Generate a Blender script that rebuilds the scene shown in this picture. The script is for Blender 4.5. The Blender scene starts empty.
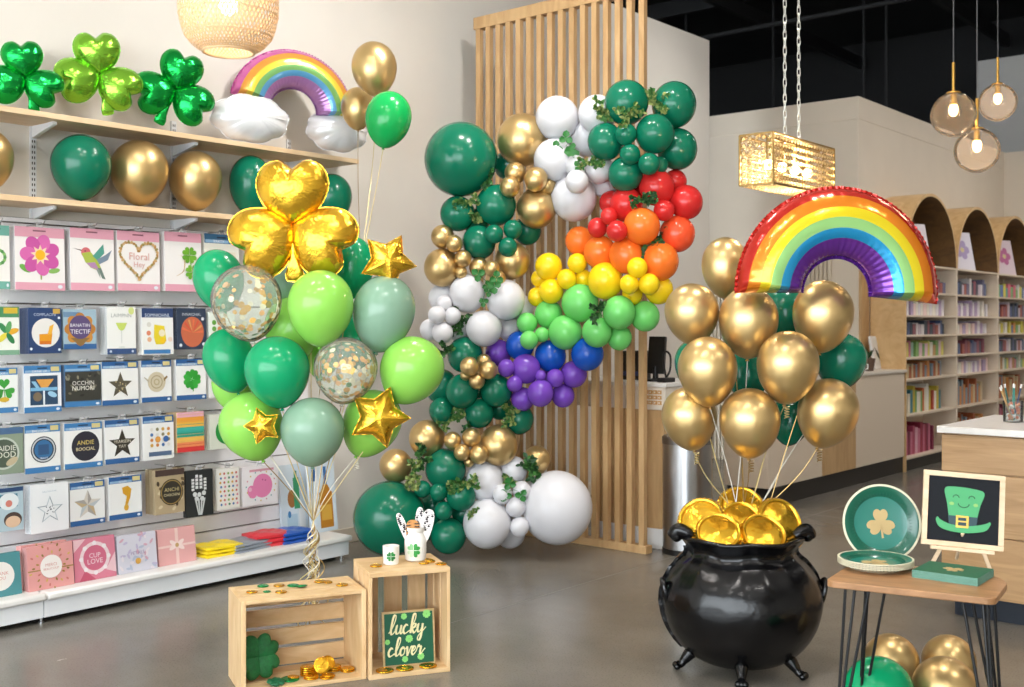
import bpy, math, random
from mathutils import Vector, Matrix, Quaternion
random.seed(7)
PI = math.pi
SC = bpy.context.scene
COL = SC.collection
# ---------------------------------------------------------------- camera model
F = 1115.0; HZ = 325.0; CX = 512.0; CAMH = 1.45
YAW = math.radians(40.07); CC = math.cos(YAW); SS = math.sin(YAW)
def P(px, py, Z):
    r = (px-CX)/F*Z; u = (HZ-py)/F*Z
    return Vector((r*CC-Z*SS, r*SS+Z*CC, CAMH+u))
def PH(px, py, h):                       # point on the plane z = h
    return P(px, py, F*(CAMH-h)/(py-HZ))
def PX(px, py, X):                       # point on the plane x = X
    return P(px, py, X/((px-CX)/F*CC-SS))
def PY(px, py, Y):
    return P(px, py, Y/((px-CX)/F*SS+CC))
def depth(v): return -v.x*SS+v.y*CC
def dirw(a, b): return Vector((a*CC-b*SS, a*SS+b*CC, 0))
RGT = dirw(1, 0); FWD = dirw(0, 1)
# ---------------------------------------------------------------- colours, materials
def lin(c):
    if isinstance(c, str):
        c = c.lstrip('#'); c = tuple(int(c[i:i+2], 16) for i in (0, 2, 4))
    o = []
    for x in c[:3]:
        x /= 255.0
        o.append(x/12.92 if x <= .04045 else ((x+.055)/1.055)**2.4)
    return (o[0], o[1], o[2], 1.0)
MATS = {}
def new_mat(name):
    m = bpy.data.materials.new(name); m.use_nodes = True
    return m, m.node_tree, m.node_tree.nodes['Principled BSDF']
def mat(name, col, rough=.5, metal=0.0, coat=0.0, bump=0.0, bscale=60, var=0.0, vscale=8, emit=0.0, spec=.5, crough=.1):
    if name in MATS: return MATS[name]
    m, nt, b = new_mat(name)
    b.inputs['Base Color'].default_value = lin(col)
    b.inputs['Roughness'].default_value = rough
    b.inputs['Metallic'].default_value = metal
    b.inputs['Specular IOR Level'].default_value = spec
    b.inputs['Coat Weight'].default_value = coat
    b.inputs['Coat Roughness'].default_value = crough
    if emit:
        b.inputs['Emission Color'].default_value = lin(col); b.inputs['Emission Strength'].default_value = emit
    if bump or var:
        tc = nt.nodes.new('ShaderNodeTexCoord')
        if bump:
            n = nt.nodes.new('ShaderNodeTexNoise'); n.inputs['Scale'].default_value = bscale; n.inputs['Detail'].default_value = 3
            bp = nt.nodes.new('ShaderNodeBump'); bp.inputs['Strength'].default_value = bump; bp.inputs['Distance'].default_value = .01
            nt.links.new(tc.outputs['Object'], n.inputs['Vector']); nt.links.new(n.outputs['Fac'], bp.inputs['Height'])
            nt.links.new(bp.outputs['Normal'], b.inputs['Normal'])
        if var:
            n = nt.nodes.new('ShaderNodeTexNoise'); n.inputs['Scale'].default_value = vscale; n.inputs['Detail'].default_value = 5
            r = nt.nodes.new('ShaderNodeValToRGB'); c = lin(col)
            r.color_ramp.elements[0].position = .3; r.color_ramp.elements[1].position = .7
            r.color_ramp.elements[0].color = (c[0]*(1-var), c[1]*(1-var), c[2]*(1-var), 1)
            r.color_ramp.elements[1].color = (min(1, c[0]*(1+var)), min(1, c[1]*(1+var)), min(1, c[2]*(1+var)), 1)
            nt.links.new(tc.outputs['Object'], n.inputs['Vector']); nt.links.new(n.outputs['Fac'], r.inputs['Fac'])
            nt.links.new(r.outputs['Color'], b.inputs['Base Color'])
    MATS[name] = m
    return m
def wood(name, c1, c2, scale=(2, 2, 30), rough=.45, dist=1.2):
    if name in MATS: return MATS[name]
    m, nt, b = new_mat(name)
    tc = nt.nodes.new('ShaderNodeTexCoord'); mp = nt.nodes.new('ShaderNodeMapping'); mp.inputs['Scale'].default_value = scale
    n = nt.nodes.new('ShaderNodeTexNoise'); n.inputs['Scale'].default_value = 2.0; n.inputs['Detail'].default_value = 7; n.inputs['Distortion'].default_value = dist
    r = nt.nodes.new('ShaderNodeValToRGB'); r.color_ramp.elements[0].position = .32; r.color_ramp.elements[1].position = .68
    r.color_ramp.elements[0].color = lin(c1); r.color_ramp.elements[1].color = lin(c2)
    nt.links.new(tc.outputs['Object'], mp.inputs['Vector']); nt.links.new(mp.outputs['Vector'], n.inputs['Vector'])
    nt.links.new(n.outputs['Fac'], r.inputs['Fac']); nt.links.new(r.outputs['Color'], b.inputs['Base Color'])
    b.inputs['Roughness'].default_value = rough
    MATS[name] = m
    return m
def paint(hexcol):                        # printed card ink
    h = hexcol.lstrip('#'); return mat('ink_'+h, tuple(int(int(h[i:i+2], 16)*.93) for i in (0, 2, 4)), .5)
def clear_mat(name, tint, haze=.06, hazecol='#ffffff', rough=.03, fres=1.35, glow=False):
    if name in MATS: return MATS[name]
    m = bpy.data.materials.new(name); m.use_nodes = True; nt = m.node_tree; nt.nodes.clear()
    out = nt.nodes.new('ShaderNodeOutputMaterial')
    tr = nt.nodes.new('ShaderNodeBsdfTransparent'); tr.inputs['Color'].default_value = lin(tint)
    gl = nt.nodes.new('ShaderNodeBsdfGlossy'); gl.inputs['Roughness'].default_value = rough
    df = nt.nodes.new('ShaderNodeBsdfTranslucent' if glow else 'ShaderNodeBsdfDiffuse'); df.inputs['Color'].default_value = lin(hazecol)
    fr = nt.nodes.new('ShaderNodeFresnel'); fr.inputs['IOR'].default_value = fres
    m1 = nt.nodes.new('ShaderNodeMixShader'); m1.inputs['Fac'].default_value = haze
    m2 = nt.nodes.new('ShaderNodeMixShader')
    L = nt.links.new
    L(tr.outputs[0], m1.inputs[1]); L(df.outputs[0], m1.inputs[2])
    L(fr.outputs[0], m2.inputs['Fac']); L(m1.outputs[0], m2.inputs[1]); L(gl.outputs[0], m2.inputs[2]); L(m2.outputs[0], out.inputs['Surface'])
    MATS[name] = m
    return m
def emit_mat(name, col, s):
    if name in MATS: return MATS[name]
    m = bpy.data.materials.new(name); m.use_nodes = True; nt = m.node_tree; nt.nodes.clear()
    out = nt.nodes.new('ShaderNodeOutputMaterial'); e = nt.nodes.new('ShaderNodeEmission')
    e.inputs['Color'].default_value = lin(col); e.inputs['Strength'].default_value = s
    nt.links.new(e.outputs[0], out.inputs['Surface']); MATS[name] = m
    return m
# ---------------------------------------------------------------- mesh builder
class MB:
    def __init__(s): s.v = []; s.f = []; s.m = []
    def add(s, vs, fs, mi=0):
        o = len(s.v); s.v.extend([tuple(v) for v in vs])
        for f in fs: s.f.append(tuple(i+o for i in f)); s.m.append(mi)
        return s
    def box(s, x0, x1, y0, y1, z0, z1, mi=0, M=None):
        vs = [Vector((x, y, z)) for z in (z0, z1) for y in (y0, y1) for x in (x0, x1)]
        if M: vs = [M @ v for v in vs]
        return s.add(vs, [(0, 2, 3, 1), (4, 5, 7, 6), (0, 1, 5, 4), (2, 6, 7, 3), (0, 4, 6, 2), (1, 3, 7, 5)], mi)
    def lathe(s, prof, n=32, mi=0, M=None, cap0=True, cap1=True):
        vs = []; fs = []; k = len(prof)
        for r, z in prof:
            for i in range(n):
                a = 2*PI*i/n; v = Vector((r*math.cos(a), r*math.sin(a), z)); vs.append(M @ v if M else v)
        for j in range(k-1):
            for i in range(n):
                a, b = j*n+i, j*n+(i+1) % n
                fs.append((a, b, b+n, a+n))
        if cap0: fs.append(tuple(reversed(range(n))))
        if cap1: fs.append(tuple(range((k-1)*n, k*n)))
        return s.add(vs, fs, mi)
    def sphere(s, c, r, n=24, k=14, mi=0, sz=(1, 1, 1)):
        M = Matrix.Translation(c) @ Matrix.Diagonal((r*sz[0], r*sz[1], r*sz[2], 1))
        pr = [(max(1e-4, math.sin(PI*j/k)), -math.cos(PI*j/k)) for j in range(k+1)]
        return s.lathe(pr, n, mi, M)
    def tube(s, pts, r, n=8, mi=0, closed=False, rs=None):
        pts = [Vector(p) for p in pts]; N = len(pts); vs = []; fs = []; up = None
        for i, p in enumerate(pts):
            if closed: t = pts[(i+1) % N]-pts[i-1]
            else: t = pts[min(i+1, N-1)]-pts[max(i-1, 0)]
            t = t.normalized() if t.length > 1e-9 else Vector((0, 0, 1))
            if up is None:
                up = t.cross(Vector((0, 0, 1)));
                if up.length < .1: up = t.cross(Vector((1, 0, 0)))
            else:
                up = up-t*up.dot(t)
            up = up.normalized(); w = t.cross(up); rr = rs[i] if rs else r
            for j in range(n):
                a = 2*PI*j/n; vs.append(p+up*(rr*math.cos(a))+w*(rr*math.sin(a)))
        for i in range(N if closed else N-1):
            for j in range(n):
                a, b = i*n+j, i*n+(j+1) % n; c = ((i+1) % N)*n
                fs.append((a, b, c+(j+1) % n, c+j))
        if not closed:
            fs.append(tuple(reversed(range(n)))); fs.append(tuple(range((N-1)*n, N*n)))
        return s.add(vs, fs, mi)
    def prism(s, pts, h0, h1, mi=0, M=None):      # outline in local x/z, extruded along y from h0 to h1
        n = len(pts)
        vs = [Vector((x, h0, z)) for x, z in pts]+[Vector((x, h1, z)) for x, z in pts]
        if M: vs = [M @ v for v in vs]
        fs = [tuple(range(n)), tuple(reversed(range(n, 2*n)))]
        fs += [(i, i+n, (i+1) % n+n, (i+1) % n) for i in range(n)]
        return s.add(vs, fs, mi)
    def flat(s, pts, y, mi=0, M=None):            # one polygon in the x/z plane facing -y
        vs = [Vector((x, y, z)) for x, z in pts]
        if M: vs = [M @ v for v in vs]
        return s.add(vs, [tuple(range(len(pts)))], mi)
    def build(s, name, mats, parent=None, loc=None, rot=None, scale=None, smooth=True, ang=35, bevel=0, bseg=2):
        me = bpy.data.meshes.new(name); me.from_pydata(s.v, [], s.f); me.update()
        if not isinstance(mats, (list, tuple)): mats = [mats]
        for m in mats: me.materials.append(m)
        if len(mats) > 1: me.polygons.foreach_set('material_index', s.m)
        if smooth:
            me.polygons.foreach_set('use_smooth', [True]*len(me.polygons)); me.set_sharp_from_angle(angle=math.radians(ang))
        return link(name, me, parent, loc, rot, scale, bevel, bseg)
def link(name, me, parent=None, loc=None, rot=None, scale=None, bevel=0, bseg=2):
    o = bpy.data.objects.new(name, me); COL.objects.link(o)
    if parent: o.parent = parent
    if loc is not None: o.location = loc
    if rot is not None:
        if isinstance(rot, Quaternion): o.rotation_mode = 'QUATERNION'; o.rotation_quaternion = rot
        else: o.rotation_euler = rot
    if scale is not None: o.scale = scale if hasattr(scale, '__len__') else (scale,)*3
    if bevel:
        b = o.modifiers.new('bevel', 'BEVEL'); b.width = bevel; b.segments = bseg; b.limit_method = 'ANGLE'; b.angle_limit = math.radians(40)
    return o
def tag(o, label, cat, group=None):
    o['label'] = label; o['category'] = cat
    if group: o['group'] = group
    return o
def thing(name, label, cat, loc=(0, 0, 0), rz=0, group=None):
    o = bpy.data.objects.new(name, None); COL.objects.link(o); o.empty_display_size = .1
    o.location = loc; o.rotation_euler = (0, 0, rz)
    return tag(o, label, cat, group)
def struct(o): o['kind'] = 'structure'; return o
def dup(o, loc=None, label=None, rot=None, scale=None):
    c = o.copy(); COL.objects.link(c)
    if loc is not None: c.location = loc
    if rot is not None: c.rotation_euler = rot
    if scale is not None: c.scale = (scale,)*3
    if label: c['label'] = label
    for ch in list(o.children):
        d = ch.copy(); COL.objects.link(d); d.parent = c
        for g in ch.children:
            e = g.copy(); COL.objects.link(e); e.parent = d
    return c
# ---------------------------------------------------------------- 2-D outlines
def circ(cx, cy, rx, ry=None, n=24, rot=0):
    ry = rx if ry is None else ry; o = []
    for i in range(n):
        a = 2*PI*i/n; x, y = rx*math.cos(a), ry*math.sin(a)
        o.append((cx+x*math.cos(rot)-y*math.sin(rot), cy+x*math.sin(rot)+y*math.cos(rot)))
    return o
def rect(x0, x1, y0, y1): return [(x0, y0), (x1, y0), (x1, y1), (x0, y1)]
def star(cx, cy, R, r=.42, k=5, rot=PI/2, ay=1):
    o = []
    for i in range(2*k):
        q = R if i % 2 == 0 else R*r; a = rot+PI*i/k
        o.append((cx+q*math.cos(a), cy+q*math.sin(a)*ay))
    return o
def heart(cx, cy, L, rot=0, n=32, w=1.0):      # tip at (cx,cy), pointing up by rot=0, length L
    o = []
    for i in range(n):
        t = 2*PI*(i+.0)/n
        x = 16*math.sin(t)**3/29*w; y = (13*math.cos(t)-5*math.cos(2*t)-2*math.cos(3*t)-math.cos(4*t)+17)/29
        x, y = x*L, y*L
        o.append((cx+x*math.cos(rot)-y*math.sin(rot), cy+x*math.sin(rot)+y*math.cos(rot)))
    return o[::-1]
def lobe(L, rot=0, w=1.0):                       # fat heart-shaped foil leaf, tip at the origin
    half = [(.0, .0), (.20, .08), (.40, .25), (.53, .50), (.53, .74), (.40, .93), (.20, .98), (.06, .90)]
    pts = [Vector((x*w, y)) for x, y in half]+[Vector((0, .85))]+[Vector((-x*w, y)) for x, y in half[:0:-1]]
    return [((p.x*math.cos(rot)-p.y*math.sin(rot))*L, (p.x*math.sin(rot)+p.y*math.cos(rot))*L) for p in smooth_line(pts, 6, True)]
def smooth_line(pts, k=6, closed=False):
    pts = [Vector(p) for p in pts]; o = []; N = len(pts)
    for i in range(N if closed else N-1):
        p0 = pts[(i-1) % N] if closed else pts[max(i-1, 0)]; p1 = pts[i]; p2 = pts[(i+1) % N]
        p3 = pts[(i+2) % N] if closed else pts[min(i+2, N-1)]
        for j in range(k):
            t = j/k
            o.append(.5*((2*p1)+(p2-p0)*t+(2*p0-5*p1+4*p2-p3)*t*t+(3*p1-p0-3*p2+p3)*t**3))
    if not closed: o.append(pts[-1])
    return o
def text_mesh(txt, size):
    c = bpy.data.curves.new('writing', 'FONT'); c.body = txt; c.size = size; c.align_x = 'CENTER'; c.align_y = 'CENTER'; c.resolution_u = 2
    o = bpy.data.objects.new('writing', c); COL.objects.link(o); bpy.context.view_layer.update()
    dg = bpy.context.evaluated_depsgraph_get(); me = o.evaluated_get(dg).to_mesh()
    vs = [(v.co.x, v.co.y) for v in me.vertices]; fs = [tuple(p.vertices) for p in me.polygons]
    o.evaluated_get(dg).to_mesh_clear(); bpy.data.objects.remove(o); bpy.data.curves.remove(c)
    return vs, fs
# ---------------------------------------------------------------- inflated foil
def inflate(mb, outline, ctr, T, rings=12, pleats=40, amp=.18, rim=.035, mi=0, off=(0, 0), pw=.5, mat_fn=None):
    """pillow from an outline (x,z): front and back skins along -y / +y plus a crimped seam"""
    n = len(outline); c = Vector(ctr); vs = []; fs = []; ms = []
    ts = [math.sin(PI/2*(j/rings)) for j in range(rings+1)]
    def ring(t, sgn):
        o = []
        for i, p in enumerate(outline):
            q = c+(Vector(p)-c)*t; th = i/n
            h = T*max(0, 1-t*t)**pw
            h *= 1-amp*abs(math.sin(PI*pleats*th))*t**3
            o.append((q.x+off[0], sgn*h, q.y+off[1]))
        return o
    for sgn in (-1, 1):
        base = len(vs); vs.append((c.x+off[0], sgn*T, c.y+off[1]))
        for t in ts[1:]: vs.extend(ring(t, sgn))
        for i in range(n):
            a, b = base+1+i, base+1+(i+1) % n
            fs.append((base, a, b) if sgn < 0 else (base, b, a))
        for j in range(rings-1):
            for i in range(n):
                a, b = base+1+j*n+i, base+1+j*n+(i+1) % n
                fs.append((a, a+n, b+n, b) if sgn < 0 else (a, b, b+n, a+n))
    base = len(vs)
    for t in (.995, 1+rim*.5, 1+rim):
        for i, p in enumerate(outline):
            q = c+(Vector(p)-c)*t
            vs.append((q.x+off[0], T*.06*math.sin(2*PI*pleats*i/n)*(t > 1), q.y+off[1]))
    for j in range(2):
        for i in range(n):
            a, b = base+j*n+i, base+j*n+(i+1) % n
            fs.append((a, a+n, b+n, b))
    return mb.add(vs, fs, mi)
def resample(o, n):
    pts = [Vector(p) for p in o]; L = [0]
    for i in range(len(pts)): L.append(L[-1]+(pts[(i+1) % len(pts)]-pts[i]).length)
    out = []; j = 0
    for k in range(n):
        d = L[-1]*k/n
        while L[j+1] < d: j += 1
        t = (d-L[j])/max(1e-9, L[j+1]-L[j]); a = pts[j]; b = pts[(j+1) % len(pts)]
        out.append(tuple(a+(b-a)*t))
    return out
# ---------------------------------------------------------------- shared materials
OAK = wood('light_oak', '#b48e60', '#c9a576', (6, 6, 1.2), .42)
OAKX = wood('counter_oak', '#a9845a', '#c29c70', (1.2, 6, 14), .42)
PINE = wood('pine_boards', '#cfa978', '#e2c396', (2.5, 7, 9), .5)
PINEV = wood('pine_boards_upright', '#cfa978', '#e2c396', (9, 7, 2.0), .5)
SHELFW = wood('shelf_maple', '#d6b68e', '#e4c8a3', (9, 1.2, 9), .45)
WALNUT = wood('table_walnut', '#8c6440', '#ad8057', (3, 14, 8), .38)
WHITE = mat('white_laminate', '#e6e4e1', .4)
WHITEM = mat('white_powder_coat', '#e0e2e5', .35)
BLACK = mat('black_paint', '#141414', .4)
BLACKM = mat('black_steel', '#101012', .35, metal=.3)
STEEL = mat('brushed_steel', '#b9b9ba', .28, metal=1)
BRASS = mat('brass', '#c79a4e', .25, metal=1)
GOLDF = mat('gold_foil', '#efbd3a', .23, metal=.92, bump=.6, bscale=22)
GOLDC = mat('gold_coin_foil', '#e2ad33', .24, metal=1, bump=.3, bscale=50)
GREENF = mat('green_foil', '#129f42', .18, metal=.85, bump=.5, bscale=20)
LIMEF = mat('lime_foil', '#86c53c', .2, metal=.8, bump=.5, bscale=20)
BLACKF = mat('black_foil', '#060608', .22, metal=0, coat=0, bump=.4, bscale=12, spec=.42)
def latex(name, col, rough=.2, coat=.0): return mat(name, col, rough, coat=coat, crough=.12, spec=.38)
L_DGREEN = latex('latex_emerald', '#0a6b50'); L_WHITE = latex('latex_white', '#d3d2d6', .3)
L_GREEN = latex('latex_bright_green', '#0e9460'); L_KGREEN = latex('latex_kelly', '#15a04f')
L_LIME = latex('latex_lime', '#89c853'); L_SAGE = latex('latex_sage', '#7fa089'); L_LTGREEN = latex('latex_fresh_green', '#6fcb6a')
L_RED = latex('latex_red', '#c92a29'); L_CORAL = latex('latex_red_orange', '#ea5530'); L_ORANGE = latex('latex_orange', '#f0762a')
L_YELLOW = latex('latex_yellow', '#f4cf1c'); L_BLUE = latex('latex_blue', '#1350b4'); L_PURPLE = latex('latex_purple', '#7446b6')
L_GOLD = mat('latex_chrome_gold', '#d2b37b', .33, metal=.85)
WORLD_S = 10.0; LAMP_E = 27; FILL_E = 17; EXPO = -0.03
# ================================================================ THE ROOM
XW = -5.62                                  # face of the wall behind the gondola
def concrete():
    m, nt, b = new_mat('polished_concrete')
    tc = nt.nodes.new('ShaderNodeTexCoord'); L = nt.links.new
    n1 = nt.nodes.new('ShaderNodeTexNoise'); n1.inputs['Scale'].default_value = .9; n1.inputs['Detail'].default_value = 8; n1.inputs['Roughness'].default_value = .62
    n2 = nt.nodes.new('ShaderNodeTexNoise'); n2.inputs['Scale'].default_value = 120; n2.inputs['Detail'].default_value = 3
    r1 = nt.nodes.new('ShaderNodeValToRGB'); r1.color_ramp.elements[0].position = .3; r1.color_ramp.elements[1].position = .72
    r1.color_ramp.elements[0].color = lin('#66625b'); r1.color_ramp.elements[1].color = lin('#817b72')
    r2 = nt.nodes.new('ShaderNodeValToRGB'); r2.color_ramp.elements[0].position = .30; r2.color_ramp.elements[1].position = .46
    r2.color_ramp.elements[0].color = (.55, .53, .5, 1); r2.color_ramp.elements[1].color = (1, 1, 1, 1)
    mx = nt.nodes.new('ShaderNodeMix'); mx.data_type = 'RGBA'; mx.blend_type = 'MULTIPLY'; mx.inputs['Factor'].default_value = .7
    for n in (n1, n2): L(tc.outputs['Object'], n.inputs['Vector'])
    L(n1.outputs['Fac'], r1.inputs['Fac']); L(n2.outputs['Fac'], r2.inputs['Fac'])
    L(r1.outputs['Color'], mx.inputs['A']); L(r2.outputs['Color'], mx.inputs['B']); L(mx.outputs['Result'], b.inputs['Base Color'])
    rr = nt.nodes.new('ShaderNodeMapRange'); rr.inputs['To Min'].default_value = .14; rr.inputs['To Max'].default_value = .34
    L(n1.outputs['Fac'], rr.inputs['Value']); L(rr.outputs['Result'], b.inputs['Roughness'])
    return m
CONC = concrete(); JOINT = mat('joint_filler', '#6a655e', .7)
m = MB(); m.box(-12, 6, -6, 19, -.12, 0)
for x in (-3.72, -.2): m.box(x-.003, x+.003, -6, 19, -.001, .0006, 1)
for y in (1.2, 8.0): m.box(-12, 6, y-.003, y+.003, -.001, .0006, 1)
struct(m.build('floor', [CONC, JOINT], smooth=False))
PLASTER = mat('warm_white_wall', '#ddd7ce', .7, bump=.04, bscale=90, var=.02, vscale=3)
PLASTER2 = mat('block_wall', '#d8cbb9', .7, bump=.04, bscale=90, var=.02, vscale=3)
VOID = mat('black_void', '#0b0b0c', .8)
m = MB(); m.box(XW-.16, XW, -4, 9.72, 0, 4.27); struct(m.build('wall_left', PLASTER, smooth=False))
m = MB(); m.box(XW, XW+.014, 4.66, 9.72, 0, .1); struct(m.build('baseboard_left', PLASTER2, smooth=False, bevel=.004))
# white block room behind the arch shelves
m = MB(); m.box(-11, -4.5, 10.7, 17, 0, 3.72)
m.box(-11, -4.494, 10.694, 17, 3.5, 3.726)       # stepped band along its top edge
struct(m.build('wall_block', PLASTER2, smooth=False, bevel=.006))
m = MB(); m.box(-4.5, 6, 15.42, 15.5, 0, 3.72); struct(m.build('wall_far', PLASTER2, smooth=False))
m = MB(); m.box(-5.15, 6, 16.4, 16.9, 3.5, 5.2); struct(m.build('wall_back_upper', mat('grey_wall', '#b9b6b2', .7), smooth=False))
m = MB(); m.box(-12.2, -12, -4, 19, 0, 6.4); struct(m.build('wall_void', VOID, smooth=False))
m = MB(); m.box(-12, 6, 18.2, 18.3, 0, 6.4); struct(m.build('wall_void_back', VOID, smooth=False))
m = MB(); m.box(5, 5.15, -4, 18, 0, 6.4); struct(m.build('wall_right', PLASTER, smooth=False))
m = MB(); m.box(-12, 6, -4, 19, 6.2, 6.4); CEIL = struct(m.build('ceiling', VOID, smooth=False))
m = MB(); m.box(XW-.16, 5, -3.5, 7.0, 4.40, 4.5); struct(m.build('ceiling', mat('ceiling_white', '#dedbd6', .8), smooth=False))
DUCT = mat('black_duct', '#0f0f11', .7)
m = MB()
for y in (9.5, 11.6, 13.8): m.box(-11, 5, y-.05, y+.05, 5.9, 6.12)
for x in (-7.5, -5.2, -2.8): m.box(x-.04, x+.04, 6, 18, 5.72, 5.9)
struct(m.build('trim_1', DUCT, smooth=False))
m = MB(); m.lathe([(.03, 0), (.03, 9)], 10, 0, Matrix.Translation((-9.5, 12.4, 5.1)) @ Matrix.Rotation(PI/2, 4, 'Y'))
for x in (-8.6, -7.2, -5.9, -5.6): m.lathe([(.02, 3.7), (.02, 6.1)], 8, 0, Matrix.Translation((x, 14.2, 0)))
struct(m.build('trim_2', DUCT))
# shop front with tall windows behind the camera
FR = mat('window_frame_dark', '#2a2a2c', .4)
YF = -3.4
m = MB(); m.box(-5.7, 5, YF-.12, YF, 0, .25); m.box(-5.7, 5, YF-.12, YF, 3.7, 6.3)
for x in (-5.55, 4.75): m.box(x-.2, x+.2, YF-.12, YF, 0, 6.3)
struct(m.build('wall_front', PLASTER, smooth=False))
xs = [-5.35+i*1.44 for i in range(8)]
m = MB()
for x in xs: m.box(x-.035, x+.035, YF-.1, YF+.02, .25, 3.7)
for z in (.28, 2.45, 3.67): m.box(-5.35, 4.6, YF-.09, YF+.01, z-.035, z+.035)
struct(m.build('window_1', FR, smooth=False))
# ================================================================ wall shelving (two maple boards on brackets)
t = thing('mounted_shelf', 'two long maple shelf boards on white brackets above the card rack', 'wall shelf', (XW, 2.8, 2.05))
def inroot(mb, t):                               # world coordinates -> coordinates of an unrotated root
    o = Vector(t.location); mb.v = [tuple(Vector(v)-o) for v in mb.v]; return mb
for z in (2.505, 2.08):
    m = MB(); m.box(XW+.004, -5.32, .8, 4.81, z-.028, z); inroot(m, t).build('shelf_board', SHELFW, t, bevel=.002)
for y in (1.99, 2.82, 3.65, 4.48):
    m = MB(); m.box(XW, XW+.014, y-.016, y+.016, 1.99, 2.62)
    for k in range(22):
        for s in (-1, 1): m.box(XW+.012, XW+.0146, y+s*.006-.0025, y+s*.006+.0025, 2.0+k*.028, 2.014+k*.028, 1)
    inroot(m, t).build('upright', [WHITEM, DUCT], t)
    for z in (2.505, 2.08):
        m = MB(); zt = z-.028
        pts = [(XW+.014, zt), (XW+.235, zt), (XW+.235, zt-.016), (XW+.03, zt-.058), (XW+.014, zt-.058)]
        m.prism(pts, y-.011, y+.011); inroot(m, t).build('bracket', WHITEM, t, bevel=.002)
# ================================================================ card rack (gondola)
PANEL = mat('slatwall_panel', '#e8e6e7', .45); GAP = mat('slatwall_groove', '#77706b', .6)
t = thing('display_rack', 'long white slatwall rack with a raised base full of party goods packs', 'display rack', (-5.4, 2.6, 0))
G = inroot
m = MB(); m.box(XW+.003, -5.585, .8, 4.6, .15, 2.0, 1)
zs = [.15, .242, .338, .64, .947, 1.253, 1.559, 1.97, 2.0]
for a, b in zip(zs[:-1], zs[1:]): m.box(-5.585, -5.565, .8, 4.6, a+.004, b-.004, 0)
G(m, t).build('slatwall_panel', [PANEL, GAP], t, smooth=False, bevel=.002)
m = MB(); m.box(-5.58, -5.205, .8, 2.688, .112, .148); m.box(-5.58, -5.205, 2.692, 4.655, .112, .148)
G(m, t).build('base_deck', WHITE, t, bevel=.012, bseg=3)
m = MB(); m.box(-5.245, -5.225, .8, 2.678, .028, .112); m.box(-5.245, -5.225, 2.682, 4.64, .028, .112); m.box(-5.58, -5.226, 4.62, 4.64, .028, .112)
G(m, t).build('kick_panel', WHITEM, t, bevel=.002)
m = MB(); m.box(-5.58, -5.3, .82, 4.6, .0, .11); G(m, t).build('plinth', BLACK, t)
for y in (2.68, 4.6, 1.0):
    m = MB(); m.lathe([(.014, 0), (.014, .006), (.007, .008), (.007, .03)], 12, 0, Matrix.Translation((-5.25, y, 0))); G(m, t).build('levelling_foot', STEEL, t)
RACK = t
# ================================================================ slatted oak screen
t = thing('slat_screen', 'tall oak slat screen standing behind the balloon garland', 'screen', (-4.6, 5.97, 0))
X0, X1 = -5.335, -3.905; YS = 5.97
ZT = 3.65
m = MB(); m.box(X0-.02, X1+.02, YS-.035, YS+.035, ZT-.085, ZT); G(m, t).build('top_beam', OAK, t, bevel=.002)
m = MB(); m.box(X0-.02, X1+.02, YS-.035, YS+.035, 0, .05); G(m, t).build('bottom_rail', OAK, t, bevel=.002)
for i in range(16):
    x = X0+.02+(X1-X0-.04)*i/15
    m = MB(); m.box(x-.0205, x+.0205, YS-.032, YS+.008, .05, ZT-.085 if i < 15 else ZT-.085); G(m, t).build('slat', OAK, t, bevel=.0015, bseg=1)
# ================================================================ counter behind the screen
t = thing('service_counter', 'oak service counter with white fascia behind the slat screen', 'counter', (-4.13, 6.4, 0))
m = MB(); m.box(-4.395, -3.88, 6.13, 6.75, .13, .90); G(m, t).build('body', OAK, t, bevel=.002)
m = MB(); m.box(-4.395, -3.88, 6.13, 6.75, 0, .13); G(m, t).build('plinth', WHITE, t, bevel=.002)
m = MB(); m.box(-4.74, -3.86, 6.12, 6.76, .90, 1.05); G(m, t).build('fascia', mat('fascia_white', '#e3d9cb', .5), t, bevel=.004)
m = MB(); m.box(-4.76, -3.85, 6.11, 6.78, 1.05, 1.075); G(m, t).build('countertop', WHITE, t, bevel=.003)
m = MB()
for i in range(5):
    for j in range(3):
        x = -4.05+i*.034; z = .935+j*.034
        m.box(x, x+.026, 6.112, 6.12, z, z+.024)
        m.box(x+.008, x+.018, 6.109, 6.1121, z+.007, z+.017, 1)
G(m, t).build('lattice_inlay', [mat('tan_inlay', '#c99b5d', .5), mat('fascia_white', '#e3d9cb', .5)], t)
t = thing('till_screen', 'black till screen on the service counter seen past the slats', 'screen', (-4.05, 6.3, 1.075))
m = MB(); m.box(-.06, .06, -.015, .015, .05, .30, 0); m.build('display', BLACK, t, rot=(math.radians(-8), 0, math.radians(8)), bevel=.004)
m = MB(); m.lathe([(.07, 0), (.07, .012), (.02, .02), (.015, .1)], 20); m.build('stand', BLACKM, t)
t = thing('label_printer', 'dark boxy printer on the service counter half hidden behind the last slats', 'printer', (-4.27, 6.4, 1.075))
m = MB(); m.box(-.08, .08, -.07, .07, .0, .2); m.build('housing', BLACK, t, bevel=.015)
m = MB(); m.box(-.06, .06, -.074, -.069, .03, .06); m.build('paper_slot', paint('#2b3a6e'), t)
t = thing('card_reader', 'small dark card reader with curled cable on the service counter', 'card reader', (-3.93, 6.24, 1.075))
m = MB(); m.box(-.035, .035, -.06, .06, 0, .03, 0); m.build('body', BLACK, t, bevel=.006)
m = MB(); m.tube(smooth_line([(-.03, .05, .02), (-.06, .06, .15), (-.02, .03, .2), (.02, .02, .17), (.03, 0, .08), (.0, .0, .03)], 8), .007, 8); m.build('cable', BLACK, t)
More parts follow.
